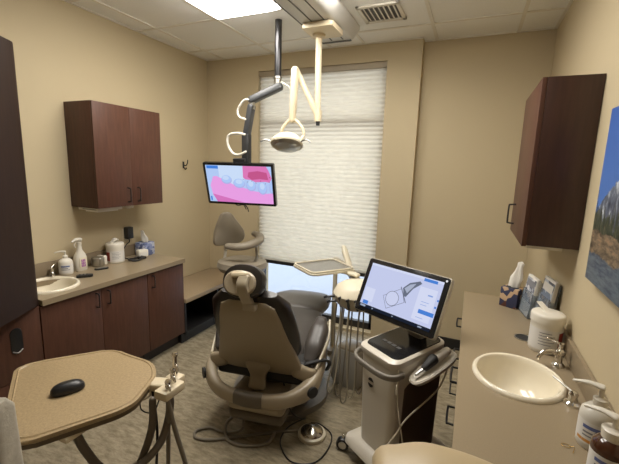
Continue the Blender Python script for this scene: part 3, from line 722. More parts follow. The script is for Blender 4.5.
# upper right cabinet
t = thing('wall_cabinet', 'dark cherry wall cabinet with one black handle on the right wall', 'cabinet', (.365, 2.35, 1.318))
ox, oy, oz = .365, 2.35, 1.318; y1 = 2.66
bxo('carcass', mat('shaded cherry side panel', (.055, .022, .014), .4, noise=(9, .3), stretch=(6, 6, .6)), t, .269-ox, XR-.002-ox, 2.05-oy, y1-oy, 0, .78, bev=.0015)  # same cherry as the door, darkened for the shade on this side
dr = bxo('door', wood_m, t, .248-ox, .2685-ox, 2.052-oy, y1-.002-oy, -.006, .78, bev=.0015)
pull(dr, .248-ox, 2.50-oy, .05, .165, side=-1, d=.035, rad=.005)
bxo('light_valance', white_m, t, .275-ox, XR-.06-ox, 2.08-oy, y1-.03-oy, -.018, -.0005)

# canvas picture
def picture_mat():
    m = bpy.data.materials.new('mountain lake print'); m.use_nodes = True; n = m.node_tree.nodes; l = m.node_tree.links; b = n['Principled BSDF']
    tc = n.new('ShaderNodeTexCoord'); sp = n.new('ShaderNodeSeparateXYZ'); l.new(tc.outputs['Object'], sp.inputs[0])
    def math_(op, a, b_=None):
        q = n.new('ShaderNodeMath'); q.operation = op
        for i, x in enumerate((a, b_)):
            if x is None: continue
            if isinstance(x, (int, float)): q.inputs[i].default_value = x
            else: l.new(x, q.inputs[i])
        return q.outputs[0]
    def noise(sc, st=(1,1,1), d=6):
        mp = n.new('ShaderNodeMapping'); mp.inputs['Scale'].default_value = st; l.new(tc.outputs['Object'], mp.inputs[0])
        q = n.new('ShaderNodeTexNoise'); q.inputs['Scale'].default_value = sc; q.inputs['Detail'].default_value = d; q.inputs['Roughness'].default_value = .7; l.new(mp.outputs[0], q.inputs[0]); return q.outputs[0]
    def ramp(x, *st):
        q = n.new('ShaderNodeValToRGB'); e = q.color_ramp.elements
        for i, (p, c) in enumerate(st):
            el = e[i] if i < 2 else e.new(p)
            el.position = p; el.color = (*c, 1)
        l.new(x, q.inputs[0]); return q.outputs[0]
    def mix(fac, a, c):
        q = n.new('ShaderNodeMixRGB'); l.new(fac, q.inputs[0]); l.new(a, q.inputs[1]); l.new(c, q.inputs[2]); return q.outputs[0]
    z = sp.outputs[2]; y = sp.outputs[1]
    sky = ramp(math_('ADD', math_('MULTIPLY', z, 1.6), .5), (0, (.10, .22, .55)), (1, (.03, .10, .38)))
    rock = ramp(noise(22, (1, 1.5, .6)), (.38, (.035, .045, .075)), (.54, (.13, .15, .20)), (.66, (.60, .64, .70)))
    tree = ramp(noise(40, (1, 2.5, .5)), (.38, (.012, .018, .014)), (.55, (.05, .06, .03)), (.72, (.26, .20, .13)))
    shore = ramp(noise(30, (1, .6, 1.6)), (.38, (.05, .035, .02)), (.56, (.22, .16, .10)), (.70, (.38, .22, .12)))
    lake = ramp(noise(26, (1, .5, 2.5)), (.35, (.02, .04, .09)), (.6, (.12, .16, .20)))
    ridge = math_('ADD', math_('SUBTRACT', .17, math_('MULTIPLY', math_('ABSOLUTE', math_('SUBTRACT', y, .18)), .75)), math_('MULTIPLY', math_('SUBTRACT', noise(9), .5), .16))
    treeline = math_('ADD', -.06, math_('MULTIPLY', math_('SUBTRACT', noise(16, (1, 2, .5)), .5), .42))
    shoreline = math_('ADD', -.13, math_('MULTIPLY', math_('SUBTRACT', noise(8), .5), .06))
    lakeline = math_('ADD', -.215, math_('MULTIPLY', math_('SUBTRACT', noise(6), .5), .08))
    c = mix(math_('LESS_THAN', z, ridge), sky, rock); c = mix(math_('LESS_THAN', z, treeline), c, tree)
    c = mix(math_('LESS_THAN', z, shoreline), c, shore); c = mix(math_('LESS_THAN', z, lakeline), c, lake)
    l.new(c, b.inputs['Base Color']); b.inputs['Roughness'].default_value = .5
    return m
t = thing('canvas_picture', 'unframed canvas picture of a snowy mountain, blue sky and rocky shore', 'picture', (XR-.016, 1.268, 1.585))
bxo('canvas', picture_mat(), t, -.019, .0155, -.50, .50, -.325, .325, bev=.002)

# ================================================================ DENTAL CHAIR
CX, CY, CR = -1.138, 2.05, 9
t = chair = thing('dental_chair', 'grey leather dental patient chair with champagne shell in mid room', 'dental chair', (CX, CY, 0), rz=CR)
def sec(c, side, nrm, w_, h_, e=2.6, n=30): return ell_ring(c, side, nrm, w_/2, h_/2, n=n, e=e)
# backrest: path from the hip up to the shoulders; section width along x, thickness along the path normal
bp = [(.50, -.165), (.58, -.21), (.68, -.255), (.80, -.31), (.91, -.355), (.97, -.38)]
def back_loft(widths, th, off, e, pts=None):
    P = pts or bp; S_ = []
    for i, (z, y) in enumerate(P):
        j0, j1 = max(i-1, 0), min(i+1, len(P)-1); T = V((0, P[j1][1]-P[j0][1], P[j1][0]-P[j0][0])).normalized(); Nn = V((0, -T.z, T.y))  # rearwards
        c = V((0, y, z))+Nn*off[i]; S_.append(sec(c, (1, 0, 0), Nn, widths[i], th[i], e))
    b = NB(); loft(b, S_); return b
b = back_loft([.45, .53, .53, .505, .465, .33], [.06, .12, .13, .12, .11, .06], [0, 0, 0, 0, 0, 0], 3.0); obj('backrest', b, espresso_m, t)
sp_ = [(.40, -.19), (.46, -.215), (.58, -.262), (.70, -.313), (.82, -.365), (.90, -.395), (.925, -.40)]
b = back_loft([.55, .56, .49, .425, .375, .325, .22], [.03, .05, .055, .055, .05, .04, .02], [.0]*7, 3.6, pts=sp_)
obj('back_shell', b, shell_m, t)
# dark gaps below the shell with a central tongue
b = NB(); sweep(b, [(-.24, -.215, .45), (-.315, -.20, .42), (-.345, -.16, .40)], .045, .09, e=3, up=(0, 0, 1)); obj('shell_bracket', b, shell_m, t)
b = NB(); sweep(b, [(.24, -.215, .45), (.315, -.20, .42), (.345, -.16, .40)], .045, .09, e=3, up=(0, 0, 1)); obj('shell_bracket', b, shell_m, t)
b = NB(); sweep(b, [(0, -.235, .46), (0, -.235, .38), (0, -.255, .32)], [.16, .10, .11], [.05, .04, .04], e=4, up=(0, 1, 0)); obj('shell_tongue', b, shell_m, t)
bxo('gap_shade', matte_black, t, -.30, .30, -.21, -.05, .335, .49, bev=.03, seg=3)  # black block standing in for the shade in the openings above the yoke
# headrest
hc = V((-.015, -.40, 1.035)); nr = V((0, -.92, .38)).normalized(); upv = V((0, .38, .92)).normalized()
b = NB(); loft(b, [ell_ring(hc+nr*o_, (1, 0, 0), upv, a, c, e=2.3) for o_, a, c in ((-.07, .08, .05), (-.055, .105, .08), (-.02, .120, .092), (.015, .120, .094), (.035, .114, .088), (.04, .098, .07))]); obj('headrest', b, espresso_m, t)
b = NB(); loft(b, [ell_ring(hc+nr*o_+upv*(-.014)+V((-.008, 0, 0)), (1, 0, 0), upv, a, c, e=2.3) for o_, a, c in ((.03, .092, .068), (.05, .092, .068), (.058, .084, .06))]); obj('headrest_shell', b, shell_m, t)
hb_ = hc+nr*.068
b = NB(); sweep(b, [hb_+upv*.025+V((-.04, 0, 0)), hb_+upv*.030+V((.03, 0, 0))], .03, .030, e=4, straight=True, up=nr); obj('headrest_lock', b, cream_m, t)
b = NB(); sweep(b, [hb_+V((.02, 0, 0))+upv*.02, hb_+V((.02, 0, 0))-upv*.04, V((.02, -.425, .915))], .062, .03, e=4, up=nr); 
box(b, -.01, .065, -.45, -.40, .885, .925, bev=.008); obj('headrest_arm', b, mat('sand plastic', (.42, .36, .26), .4), t)
# seat
b = NB(); sweep(b, [(0, -.16, .455), (0, .0, .465), (0, .22, .475), (0, .42, .51), (0, .55, .525)], [.46, .52, .54, .50, .44], [.10, .15, .15, .13, .11], e=3.2, n=32, up=(0, 0, 1)); obj('seat', b, leather_m, t)
b = NB(); sweep(b, [(0, .50, .535), (0, .68, .54), (0, .90, .50), (0, 1.04, .45)], [.46, .50, .45, .36], [.12, .13, .12, .08], e=3.2, n=32); obj('leg_rest', b, lit_leather_m, t)
b = NB(); sweep(b, [(0, -.10, .37), (0, .2, .38), (0, .5, .41), (0, .80, .37), (0, 1.0, .34)], [.44, .48, .42, .32, .26], [.07, .07, .06, .05, .04], e=4, n=28); obj('seat_pan', b, shell_dark, t)
# U-shaped arm yoke behind the back
yk = [(-.34, .04, .47), (-.352, -.08, .41), (-.325, -.23, .355), (-.20, -.345, .32), (0, -.38, .315), (.20, -.345, .32), (.325, -.23, .355), (.352, -.08, .42), (.34, .04, .47)]
b = NB(); sweep(b, yk, [.05, .07, .075, .06, .055, .06, .075, .07, .05], [.09, .105, .11, .085, .08, .085, .11, .105, .09], e=3.0, k=7, n=22); obj('arm_yoke', b, shell_m, t)
b = NB(); sweep(b, [(-.085, -.375, .317), (0, -.386, .316), (.085, -.375, .317)], .062, .087, e=3.0, k=5, rnd=False); obj('yoke_centre_cover', b, shell_dark, t)
for s in (-1, 1):
    b = NB(); lathe(b, [(0, 0), (.03, 0), (.034, .006), (.034, .018), (0, .018)], loc=(s*.348, -.258, .355), rot=(0, s*90, -s*42)); kn = obj('pivot_cap', b, matte_black, t)
    b = NB(); sweep(b, [(s*.335, -.10, .43), (s*.335, -.06, .49), (s*.335, .0, .545), (s*.33, .07, .60)], [.035, .035, .04, .035], [.07, .05, .035, .028], e=3); ar = obj('arm_support', b, shell_m, t)
    b = NB(); sweep(b, [(s*.30, -.14, .485), (s*.31, -.07, .55), (s*.318, .02, .61), (s*.318, .09, .655)], [.08, .12, .125, .08], [.05, .08, .085, .055], e=2.4); obj('armrest_pad', b, leather_m, t)
    b = NB(); sweep(b, [(s*.352, -.17, .45), (s*.372, -.08, .515), (s*.386, .01, .575), (s*.372, .11, .65)], .016, .03, e=2.5); obj('armrest_trim', b, warmwhite_m, ar)
b = NB(); sweep(b, [(.26, -.19, .46), (.31, -.18, .49), (.385, -.10, .48), (.405, -.02, .42), (.385, -.0, .36)], .028, .014, e=4, up=(0, 0, 1)); obj('strap', b, matte_black, t)
# lift column and base
b = NB(); loft(b, [ell_ring((0, y, z), (1, 0, 0), (0, 1, 0), a, c, e=4) for y, z, a, c in ((.10, .05, .17, .26), (.10, .16, .155, .24), (.08, .28, .15, .22), (.06, .36, .16, .20))]); obj('lift_column', b, shell_dark, t)
b = NB(); sweep(b, [(.02, -.32, .245), (.02, -.05, .245)], .36, .09, e=6, n=28, straight=True); obj('rear_cover', b, shell_m, t)
b = NB(); sweep(b, [(.02, -.31, .165), (.02, -.05, .165)], .35, .075, e=6, n=28, straight=True); obj('rear_cover_lower', b, shell_dark, t)
pl = smooth_poly([(-.20, -.12), (.18, -.12), (.36, .14), (.34, .36), (.18, .50), (-.18, .50), (-.34, .36), (-.36, .14)], .12, 6)
b = NB(); prism(b, pl, 0, .045, bev=.015, seg=3); obj('base_plate', b, mat('grey base casting', (.20, .18, .15), .4), t)
b = NB(); sweep(b, [(.20, .05, .10), (.24, .22, .18), (.25, .38, .26), (.22, .50, .34)], [.10, .12, .12, .10], [.12, .16, .14, .10], e=3); obj('side_cover', b, lit_leather_m, t)

# foot pedal
t = thing('foot_pedal', 'round chrome foot pedal on the floor right of the dental chair', 'foot pedal', (-.775, 1.93, 0))
obj('pedal_base', lathe(NB(), [(0, 0), (.085, 0), (.088, .006), (.086, .022), (.078, .028), (0, .028)], seg=36), warmwhite_m, t)
obj('pedal_dome', lathe(NB(), [(.072, .0285), (.070, .034), (.05, .050), (.02, .060), (.010, .066), (0, .068)], seg=36), pedal_m, t)
t = thing('pedal_hose', 'pale hose looping over the floor from the dental chair to the foot pedal', 'hose', (-1.1, 1.85, 0))
O = V((-1.1, 1.85, 0)); Z = .010
pts = [(-.865, 1.92), (-.95, 1.87), (-1.05, 1.80), (-1.16, 1.72), (-1.30, 1.62), (-1.40, 1.59), (-1.44, 1.64), (-1.38, 1.70), (-1.28, 1.70), (-1.20, 1.76)]
obj('hose_run', tube(NB(), [V((a, c, Z))-O for a, c in pts[:9]]+[V((-1.18, 1.74, .03))-O, V((-1.165, 1.755, .10))-O], .0085), tube_m, t)
b = NB(); tube(b, [V((-1.28, 1.79, .055))-O, V((-1.29, 1.74, .03))-O, V((-1.22, 1.66, .011))-O, V((-1.10, 1.66, .011))-O, V((-.99, 1.73, .011))-O, V((-.96, 1.78, .055))-O], .010); obj('hose_loop', b, tube_m, t)
t = thing('floor_cable', 'thin black cable looping on the floor around the chrome foot pedal', 'cable', (-.8, 1.9, 0)); O = V((-.8, 1.9, 0))
b = NB(); tube(b, [V(p)-O for p in ((-.98, 1.93, .30), (-.90, 1.88, .16), (-.86, 1.97, .06), (-.88, 2.05, .006), (-.94, 1.92, .006), (-.92, 1.78, .006), (-.80, 1.68, .006), (-.68, 1.72, .006), (-.64, 1.84, .006), (-.66, 1.98, .006), (-.76, 2.04, .006), (-.82, 2.03, .006))], .004); obj('cable_run', b, black_m, t)

# equipment box beyond the chair
t = thing('utility_box', 'grey rounded floor utility box behind the hanging delivery hoses', 'utility box', (-.745, 2.63, 0), rz=-12)
b = NB(); loft(b, [ell_ring((0, y, z), (1, 0, 0), (0, 1, 0), a, c, e=5) for y, z, a, c in ((0, 0, .11, .11), (0, .05, .13, .125), (0, .18, .14, .135), (0, .26, .125, .12), (0, .29, .10, .10))]); obj('box_shell', b, mat('grey moulded box', (.36, .34, .30), .4), t)
b = NB(); loft(b, [ell_ring((0, y, z), (1, 0, 0), (0, 1, 0), a, c, e=5) for y, z, a, c in ((0, .291, .09, .09), (0, .305, .085, .085), (0, .31, .07, .07))]); obj('box_lid', b, shell_m, t)

# ================================================================ DELIVERY UNIT
t = thing('delivery_unit', 'cream dental delivery unit with post, instrument head and hanging hoses', 'delivery unit', (-1.025, 3.06, 0)); O = V((-1.025, 3.06, 0))
b = NB(); prism(b, rrect(.20, .20, .05), 0, .03, bev=.01); obj('floor_plate', b, shell_m, t)
obj('post', tube(NB(), [(-.03, .0, .02), (-.03, 0, .86)], .021, n=18, straight=True), warmwhite_m, t)
obj('arm_cover', sweep(NB(), [V((-.905, 2.80, 1.035))-O, V((-.88, 2.78, .99))-O, V((-.83, 2.74, .90))-O], [.04, .055, .05], [.035, .04, .035], e=2.5), warmwhite_m, t)
b = NB(); sweep(b, [V((-1.05, 3.05, .85))-O, V((-.85, 2.80, .85))-O, V((-.70, 2.55, .83))-O], .07, .055, e=3); obj('swing_arm', b, shell_m, t)
hc_ = V((-.662, 2.45, .775))-O
b = NB(); loft(b, [ell_ring(hc_+V((.0, 0, z)), V((.85, .5, .0)).normalized(), V((-.5, .85, 0)).normalized(), a, c, e=2.5) for z, a, c in ((-.10, .05, .05), (-.085, .10, .09), (-.04, .16, .13), (.02, .18, .15), (.07, .155, .13), (.10, .11, .09), (.112, .05, .04))]); hd_ = obj('instrument_head', b, mat('pale cream plastic', (.70, .63, .48), .4), t)
for i, (x, y, z, a) in enumerate(((-.84, 2.40, .76, 40), (-.80, 2.36, .745, 30), (-.755, 2.325, .75, 80), (-.69, 2.30, .75, 85), (-.63, 2.30, .755, 90))):
    b = NB(); d = V((math.cos(R(a))*.35, -.5, .75)).normalized() if i > 1 else V((-.8, -.35, -.12)).normalized()
    p = V((x, y, z))-O; tube(b, [p-d*.045, p-d*.01, p+d*.05], [.009, .011, .006]); lathe(b, [(0, -.012), (.009, -.012), (.009, .012), (0, .012)], loc=p+d*.052, seg=12, rot=(0, 60, 0)); obj('handpiece', b, pot_m, t)
for i, (x0, y0, xm, ym, zb_, x1, y1) in enumerate(((-.80, 2.38, -.76, 2.36, .012, -.72, 2.44), (-.755, 2.34, -.80, 2.30, .06, -.76, 2.44), (-.74, 2.33, -.70, 2.30, .012, -.69, 2.40), (-.69, 2.32, -.655, 2.32, .05, -.64, 2.40), (-.62, 2.34, -.60, 2.34, .09, -.62, 2.44))):
    b = NB(); tube(b, [V(p)-O for p in ((x0, y0, .715), (x0-.004, y0-.01, .55), ((x0+xm)/2-.01, (y0+ym)/2-.01, .30), (xm-.018, ym, zb_+.06), (xm, ym+.01, zb_), (xm+.022, ym+.02, zb_+.06), ((xm+x1)/2+.015, (ym+y1)/2, .35), (x1, y1, .72))], .0052); obj('hose', b, tubelight_m if i % 2 else tube_m, t)
# instrument tray
t = thing('instrument_tray', 'empty grey metal instrument tray with white rim above the delivery unit', 'tray', (-.988, 2.58, .915), rz=-37)
b = NB(); prism(b, rrect(.33, .39, .05), -.016, .0, bev=.005)
obj('tray_holder', b, warmwhite_m, t)
b = NB(); prism(b, rrect(.29, .35, .035), .0005, .004, bev=.001); obj('tray_pan', b, mat('grey tray', (.33, .32, .30), .35, .6, noise=(60, .15)), t)
b = NB(); q = rrect(.305, .365, .042); tube(b, [(a, c, .008) for a, c in q]+[(q[0][0], q[0][1], .008)], .007, k=1, straight=True); obj('tray_rim', b, warmwhite_m, t)
b = NB(); sweep(b, [(.13, .12, -.022), (.22, .16, -.03)], .06, .03, e=3, straight=True); obj('tray_bracket', b, warmwhite_m, t)

# ================================================================ ASSISTANT STOOL (behind the chair)
def caster(parent, x, y, ang, m_=black_m, r_=.028):
    b = NB(); lathe(b, [(0, -.018), (r_*.9, -.018), (r_, -.012), (r_, .012), (r_*.9, .018), (0, .018)], loc=(x, y, r_), rot=(90, 0, ang), seg=20); w = obj('caster', b, m_, parent)
    b = NB(); tube(b, [(x, y, r_*1.3), (x, y, r_*2.4)], .006, straight=True); obj('caster_stem', b, chrome_m, w); return w
t = thing('assistant_stool', 'grey padded assistant stool with back and curved arm behind the dental chair', 'stool', (-1.905, 2.80, 0))
b = NB()
for k in range(5):
    a = R(36+72*k); sweep(b, [(0, 0, .085), (.22*math.cos(a), .22*math.sin(a), .065)], [.05, .03], [.04, .025], straight=True)
obj('star_base', b, pot_m, t)
for k in range(5):
    a = R(36+72*k); caster(t, .22*math.cos(a), .22*math.sin(a), 36+72*k+90)
obj('gas_column', tube(NB(), [(0, 0, .08), (0, 0, .70)], .022, n=16, straight=True), steel_m, t)
b = NB(); loft(b, [ell_ring((.03, 0, z), (1, 0, 0), (0, 1, 0), a, a*.92, e=2.4) for z, a in ((.70, .15), (.71, .20), (.75, .225), (.795, .215), (.81, .17))]); obj('seat', b, stool_m, t)
bc = V((-.155, .02, 1.055))
nrm = V((.80, -.58, .0)).normalized(); sd = V((.58, .80, 0)).normalized()
b = NB(); loft(b, [[bc+nrm*o_+V((0, 0, .012*o_))+sd*x*k_+V((0, 0, z*k_)) for x, z in smooth_poly([(-.14, -.14), (-.12, .02), (-.05, .18), (.035, .18), (.17, .0), (.18, -.08), (.12, -.13)], .07, 5)] for o_, k_ in ((-.035, .82), (-.025, .95), (0, 1.0), (.03, .93), (.04, .75))]); obj('backrest', b, stool_m, t)
b = NB(); tube(b, [bc-nrm*.03+V((0, 0, -.08)), bc-nrm*.05+V((0, 0, -.2)), V((-.17, -.0, .70)), V((-.10, 0, .655))], .014); obj('back_bar', b, white_m, t)
b = NB(); sweep(b, [(-.02, -.15, .955), (.08, -.15, .96), (.16, -.09, .975), (.19, .03, 1.0), (.14, .12, 1.02), (.06, .16, 1.03)], [.07, .085, .085, .08, .075, .06], [.055, .065, .065, .065, .06, .05], e=2.4); obj('torso_arm', b, stool_m, t)
b = NB(); tube(b, [(.18, .0, .955), (.18, .0, .84), (.12, 0, .76)], .013); obj('arm_bar', b, steel_m, t)

# ================================================================ SCANNER CART
K = V((-.262, 1.955, 0)); KY = -35; t = cart = thing('scanner_cart', 'white and grey rolling scanner cart with touch screen beside the right worktop', 'scanner cart', K, rz=KY)
b = NB(); loft(b, [[(x, y, z) for x, y in rrect(w_, d_, .05, cy=c_)] for z, w_, d_, c_ in ((.07, .38, .44, -.0), (.09, .41, .47, -.0), (.12, .40, .46, 0), (.15, .30, .40, .0))]); obj('wheel_base', b, cartwhite_m, t)
for (x, y, a) in ((-.215, -.215, 40), (.17, -.20, -30), (-.17, .19, 10), (.15, .17, 60)): 
    w = caster(t, x-.0, y, a, r_=.040)
    b = NB(); lathe(b, [(0, -.021), (.022, -.021), (.024, -.0185), (0, -.0185)], loc=(x, y, .040), rot=(90, 0, a), seg=20); obj('hub', b, steel_m, w); b = NB(); lathe(b, [(0, .021), (.022, .021), (.024, .0185), (0, .0185)], loc=(x, y, .040), rot=(90, 0, a), seg=20); obj('hub', b, steel_m, w)
b = NB(); loft(b, [[(x, y, z) for x, y in rrect(w_, d_, .045, cy=c_)] for z, w_, d_, c_ in ((.14, .25, .36, -.0), (.40, .26, .37, -.0), (.60, .27, .38, -.0), (.66, .275, .385, -.0), (.70, .275, .385, -.0))]); obj('column', b, cartwhite_m, t)
b = NB()
for z0, z1, o0, o1 in ((.135, .70, 0, 0),): loft(b, [[(x, y, z) for x, y in rrect(w_, d_, .04, cx=c_, cy=.02)] for z, w_, d_, c_ in ((.135, .18, .30, .042), (.40, .18, .31, .046), (.56, .18, .31, .049), (.61, .15, .25, .055))])
obj('side_shade', b, cart_shade_m, t)  # shade on the cart's right side, put in as a dark brown panel
# top deck
b = NB(); loft(b, [[(x, y, z+.10*(y+.19)) for x, y in rrect(w_, d_, .05, cy=-.01)] for z, w_, d_ in ((.675, .27, .38), (.695, .285, .395), (.715, .285, .395), (.722, .27, .38))]); obj('top_deck', b, cartwhite_m, t)
b = NB(); loft(b, [[(x, y, z+.10*(y+.19)) for x, y in rrect(w_, d_, .04, cy=.0)] for z, w_, d_ in ((.722, .25, .345), (.726, .245, .34))]); dk = obj('touch_panel', b, bezel_m, t)
b = NB()
for i in range(4): box(b, -.075+i*.035, -.05+i*.035, -.09, -.07, .7375, .7382)
obj('key_marks', b, mat('dim key print', (.07, .07, .07), .5), dk)
# grey handle band round the front
hp = [(-.138, .02, .675), (-.160, -.06, .668), (-.158, -.18, .66), (-.11, -.238, .655), (0, -.246, .652), (.10, -.238, .652), (.145, -.20, .652), (.150, -.15, .655)]
obj('push_handle', sweep(NB(), hp, .020, .032, e=3, k=6), cartgrey_m, t)
# emblem
b = NB(); cz = .53; yy = -.1905
def leaf(s): return [(s*(.004+.018*math.sin(PI*i/10))+s*0, cz+s*.004+(.026-.052*i/10)) for i in range(11)]
for s in (-1, 1):
    pts = [(-.035+.020*math.cos(a)*1.0, cz+s*.005+.022*math.sin(a)*1.0) for a in [R(10+160*i/12) if s > 0 else R(190+160*i/12) for i in range(13)]]
    prism(b, pts, yy-.001, yy+.001, axis='Y')
em = obj('emblem', b, black_m, t)
# screen
sc = thing('scr', '', '')
del sc['label']; del sc['category']; sc.name = 'touch_screen'; sc.parent = cart
from mathutils import Euler
SW, SH = .52, .322
Mw = Matrix.Translation(V((-.312, 1.985, .988))) @ Euler((R(-23.6), R(.9), R(-24)), 'XYZ').to_matrix().to_4x4()
# rotation order of the fit: Rz * Rx * Ry
Mw = Matrix.Translation(V((-.312, 1.985, .988))) @ Matrix.Rotation(R(-23.9), 4, 'Z') @ Matrix.Rotation(R(-23.6), 4, 'X') @ Matrix.Rotation(R(.9), 4, 'Y')
Kw = Matrix.Translation(K) @ Matrix.Rotation(R(KY), 4, 'Z')
sc.matrix_basis = Kw.inverted() @ Mw
b = NB(); prism(b, rrect(SW, SH, .014), .003, .035, axis='Y', bev=.006); obj('screen_casing', b, cartwhite_m, sc)
b = NB(); prism(b, rrect(SW-.008, SH-.008, .012), -.001, .0035, axis='Y', bev=.001); obj('screen_bezel', b, bezel_m, sc)
dw, dh = SW-.062, SH-.058
def Q(u_, v_): return (-dw/2+u_*dw, dh/2-v_*dh)
def rq(a, b_, c, d): return [Q(a, b_), Q(c, b_), Q(c, d), Q(a, d)]
def stroke(p, q, w_=.0022):
    p, q = V(Q(*p)), V(Q(*q)); d = (q-p).normalized(); nn = V((-d.y, d.x))*w_/2; return [tuple(p+nn), tuple(q+nn), tuple(q-nn), tuple(p-nn)]
sq = [(.30, .62), (.39, .86), (.60, .62), (.52, .36)]
lines = [stroke(sq[i], sq[(i+1) % 4]) for i in range(4)]+[stroke((.50, .33), (.62, .62), .005)]
circ = ellp(*Q(.43, .62), .042, .042); circ2 = ellp(*Q(.43, .62), .039, .039)
hand = [Q(.53, .34), Q(.60, .20), Q(.72, .11), Q(.75, .15), Q(.66, .30), Q(.60, .50), Q(.57, .50)]
hand2 = [Q(.55, .34), Q(.61, .23), Q(.68, .18), Q(.66, .25), Q(.60, .42)]
scr = [('screen lavender', (197, 204, 236), [rq(0, 0, 1, .93)]),
       ('screen lighter', (212, 218, 243), [rq(.0, 0, 1, .05), rq(.02, .55, .17, .85), rq(.74, .2, .96, .86)]),
       ('line grey', (110, 115, 135), lines+[circ]), ('screen fill', (204, 210, 238), [circ2]),
       ('wand dark', (105, 112, 130), [hand]), ('wand light', (170, 178, 200), [hand2]),
       ('blue button', (74, 130, 214), [rq(.76, .02, .93, .08), rq(.80, .64, .99, .72), rq(.04, .84, .12, .92), rq(.98, .36, 1.0, .40), rq(.97, .5, .995, .54)]),
       ('mid blue', (140, 165, 222), [rq(.86, .32, .92, .35), rq(.80, .48, .9, .49), rq(.80, .54, .88, .55), rq(.79, .8, .88, .81)]),
       ('task bar', (28, 34, 48), [rq(0, .935, 1, 1)]), ('task icons', (160, 170, 190), [rq(.02, .945, .10, .985), rq(.2, .955, .22, .98), rq(.85, .955, .90, .98), rq(.5, .955, .515, .98)])]
screen_layers(sc, dw, dh, scr, y0=-.0016)
b = NB(); lathe(b, [(0, -.0012), (.006, -.0012), (.006, -.0022), (0, -.0022)], loc=(SW/2-.022, 0, SH/2-.020), rot=(90, 0, 0), seg=14)
for v in b.verts: v.co.y -= .0025
obj('camera_dot', b, emis('white dot', (235, 235, 240), .9), sc)
b = NB(); sweep(b, [(0, .04, -.03), (0, .10, -.08)], .10, .05, e=4, straight=True); obj('screen_neck', b, cartgrey_m, sc)
b = NB(); sweep(b, [(0, .10, .745), (0, .10, .83), (0, .06, .90)], .10, .06, e=4, up=(0, 1, 0)); obj('neck_post', b, cartgrey_m, t)
# scanner cradle tray on the right
cd_ = V((.16, .80, .40)).normalized(); cs_ = V((.97, -.19, 0)).normalized(); cn_ = cs_.cross(cd_); cc_ = V((.205, .0, .69))
cr = obj('scanner_cradle', loft(NB(), [ell_ring(cc_+cn_*z, cd_, cs_, a, c, e=2.8) for z, a, c in ((-.035, .10, .03), (-.022, .13, .045), (0, .142, .052), (.006, .134, .046), (-.002, .118, .036))]), cartwhite_m, t)
b = NB(); sweep(b, [(.11, .0, .655), (.20, .0, .662)], .09, .03, e=4, straight=True); obj('cradle_bracket', b, cartwhite_m, cr)
Kr = Matrix.Translation(K) @ Matrix.Rotation(R(KY), 4, 'Z')
t2 = thing('scanner_wand', 'grey handheld scanner wand lying in the cradle of the rolling cart', 'scanner', Kr @ (cc_+cn_*.022), rz=KY)
d = cd_
obj('wand_body', sweep(NB(), [d*-.02, d*.04+V((0, 0, .012)), d*.10+V((0, 0, .012))], [.03, .045, .040], [.03, .04, .035], e=2.4), cartwhite_m, t2)
obj('wand_grip', sweep(NB(), [d*-.045+V((0, 0, .004)), d*.01+V((0, 0, .020))], [.034, .05], [.032, .045], e=3, straight=True), matte_black, t2)
obj('wand_tip', sweep(NB(), [d*-.10, d*-.04], [.016, .028], [.014, .026], e=2.6, straight=True), steel_m, t2)
Ki = Kr.inverted()
def W_(*p): return Ki @ V(p)
b = NB(); tube(b, [W_(-.030, 1.97, .74), W_(-.028, 1.93, .655), W_(-.065, 1.86, .556), W_(-.185, 1.72, .452), W_(-.225, 1.69, .377), W_(-.282, 1.66, .266), W_(-.30, 1.62, .16)], .0042); obj('scanner_cable', b, warmwhite_m, t)
b = NB(); tube(b, [W_(-.248, 1.735, .68), W_(-.236, 1.712, .53), W_(-.214, 1.69, .434), W_(-.195, 1.70, .32), W_(-.19, 1.71, .22)], .0035); tube(b, [W_(-.246, 1.732, .60), W_(-.243, 1.722, .565)], .008, straight=True); obj('power_cable', b, warmwhite_m, t)
b = NB(); tube(b, [V((-.155, -.12, .64)), V((-.17, -.12, .5)), V((-.145, -.10, .40))], .004); obj('side_cable', b, matte_black, t)

# ================================================================ ASSISTANT TABLE (near left)
TZ = .85; t = thing('assistant_table', 'speckled tan swing-arm assistant table in the near left', 'table', (-1.25, .80, 0)); O = V((-1.25, .80, 0))
outl = [(-1.58, .775), (-1.55, .845), (-1.375, 1.055), (-1.27, 1.045), (-1.135, 1.045), (-1.05, .985), (-.985, .825), (-.995, .765), (-1.125, .53), (-1.225, .545)]
outl = smooth_poly([(a+1.25, c-.80) for a, c in outl][::-1], .055, 5)
b = NB(); prism(b, outl, TZ-.014, TZ, bev=.006, seg=3); obj('tabletop', b, granite_m, t)
cx0 = sum(a for a, c in outl)/len(outl); cy0 = sum(c for a, c in outl)/len(outl)
b = NB(); prism(b, [(cx0+(a-cx0)*.985, cy0+(c-cy0)*.985) for a, c in outl], TZ-.032, TZ-.0145, bev=.005); obj('edge_band', b, mat('dark tan edge', (.12, .085, .05), .45), t)
rim = [(cx0+(a-cx0)*.955, cy0+(c-cy0)*.955) for a, c in outl]; rim2 = [(cx0+(a-cx0)*.925, cy0+(c-cy0)*.925) for a, c in outl]
b = NB(); N = len(rim)
A_ = [b.verts.new((a, c, TZ+.0002)) for a, c in rim]; M_ = [b.verts.new(((rim[i][0]+rim2[i][0])/2, (rim[i][1]+rim2[i][1])/2, TZ+.0035)) for i in range(N)]; B_ = [b.verts.new((a, c, TZ+.0002)) for a, c in rim2]
for i in range(N):
    j = (i+1) % N; b.faces.new((A_[i], A_[j], M_[j], M_[i])); b.faces.new((M_[i], M_[j], B_[j], B_[i]))
obj('raised_lip', b, granite_m, t)
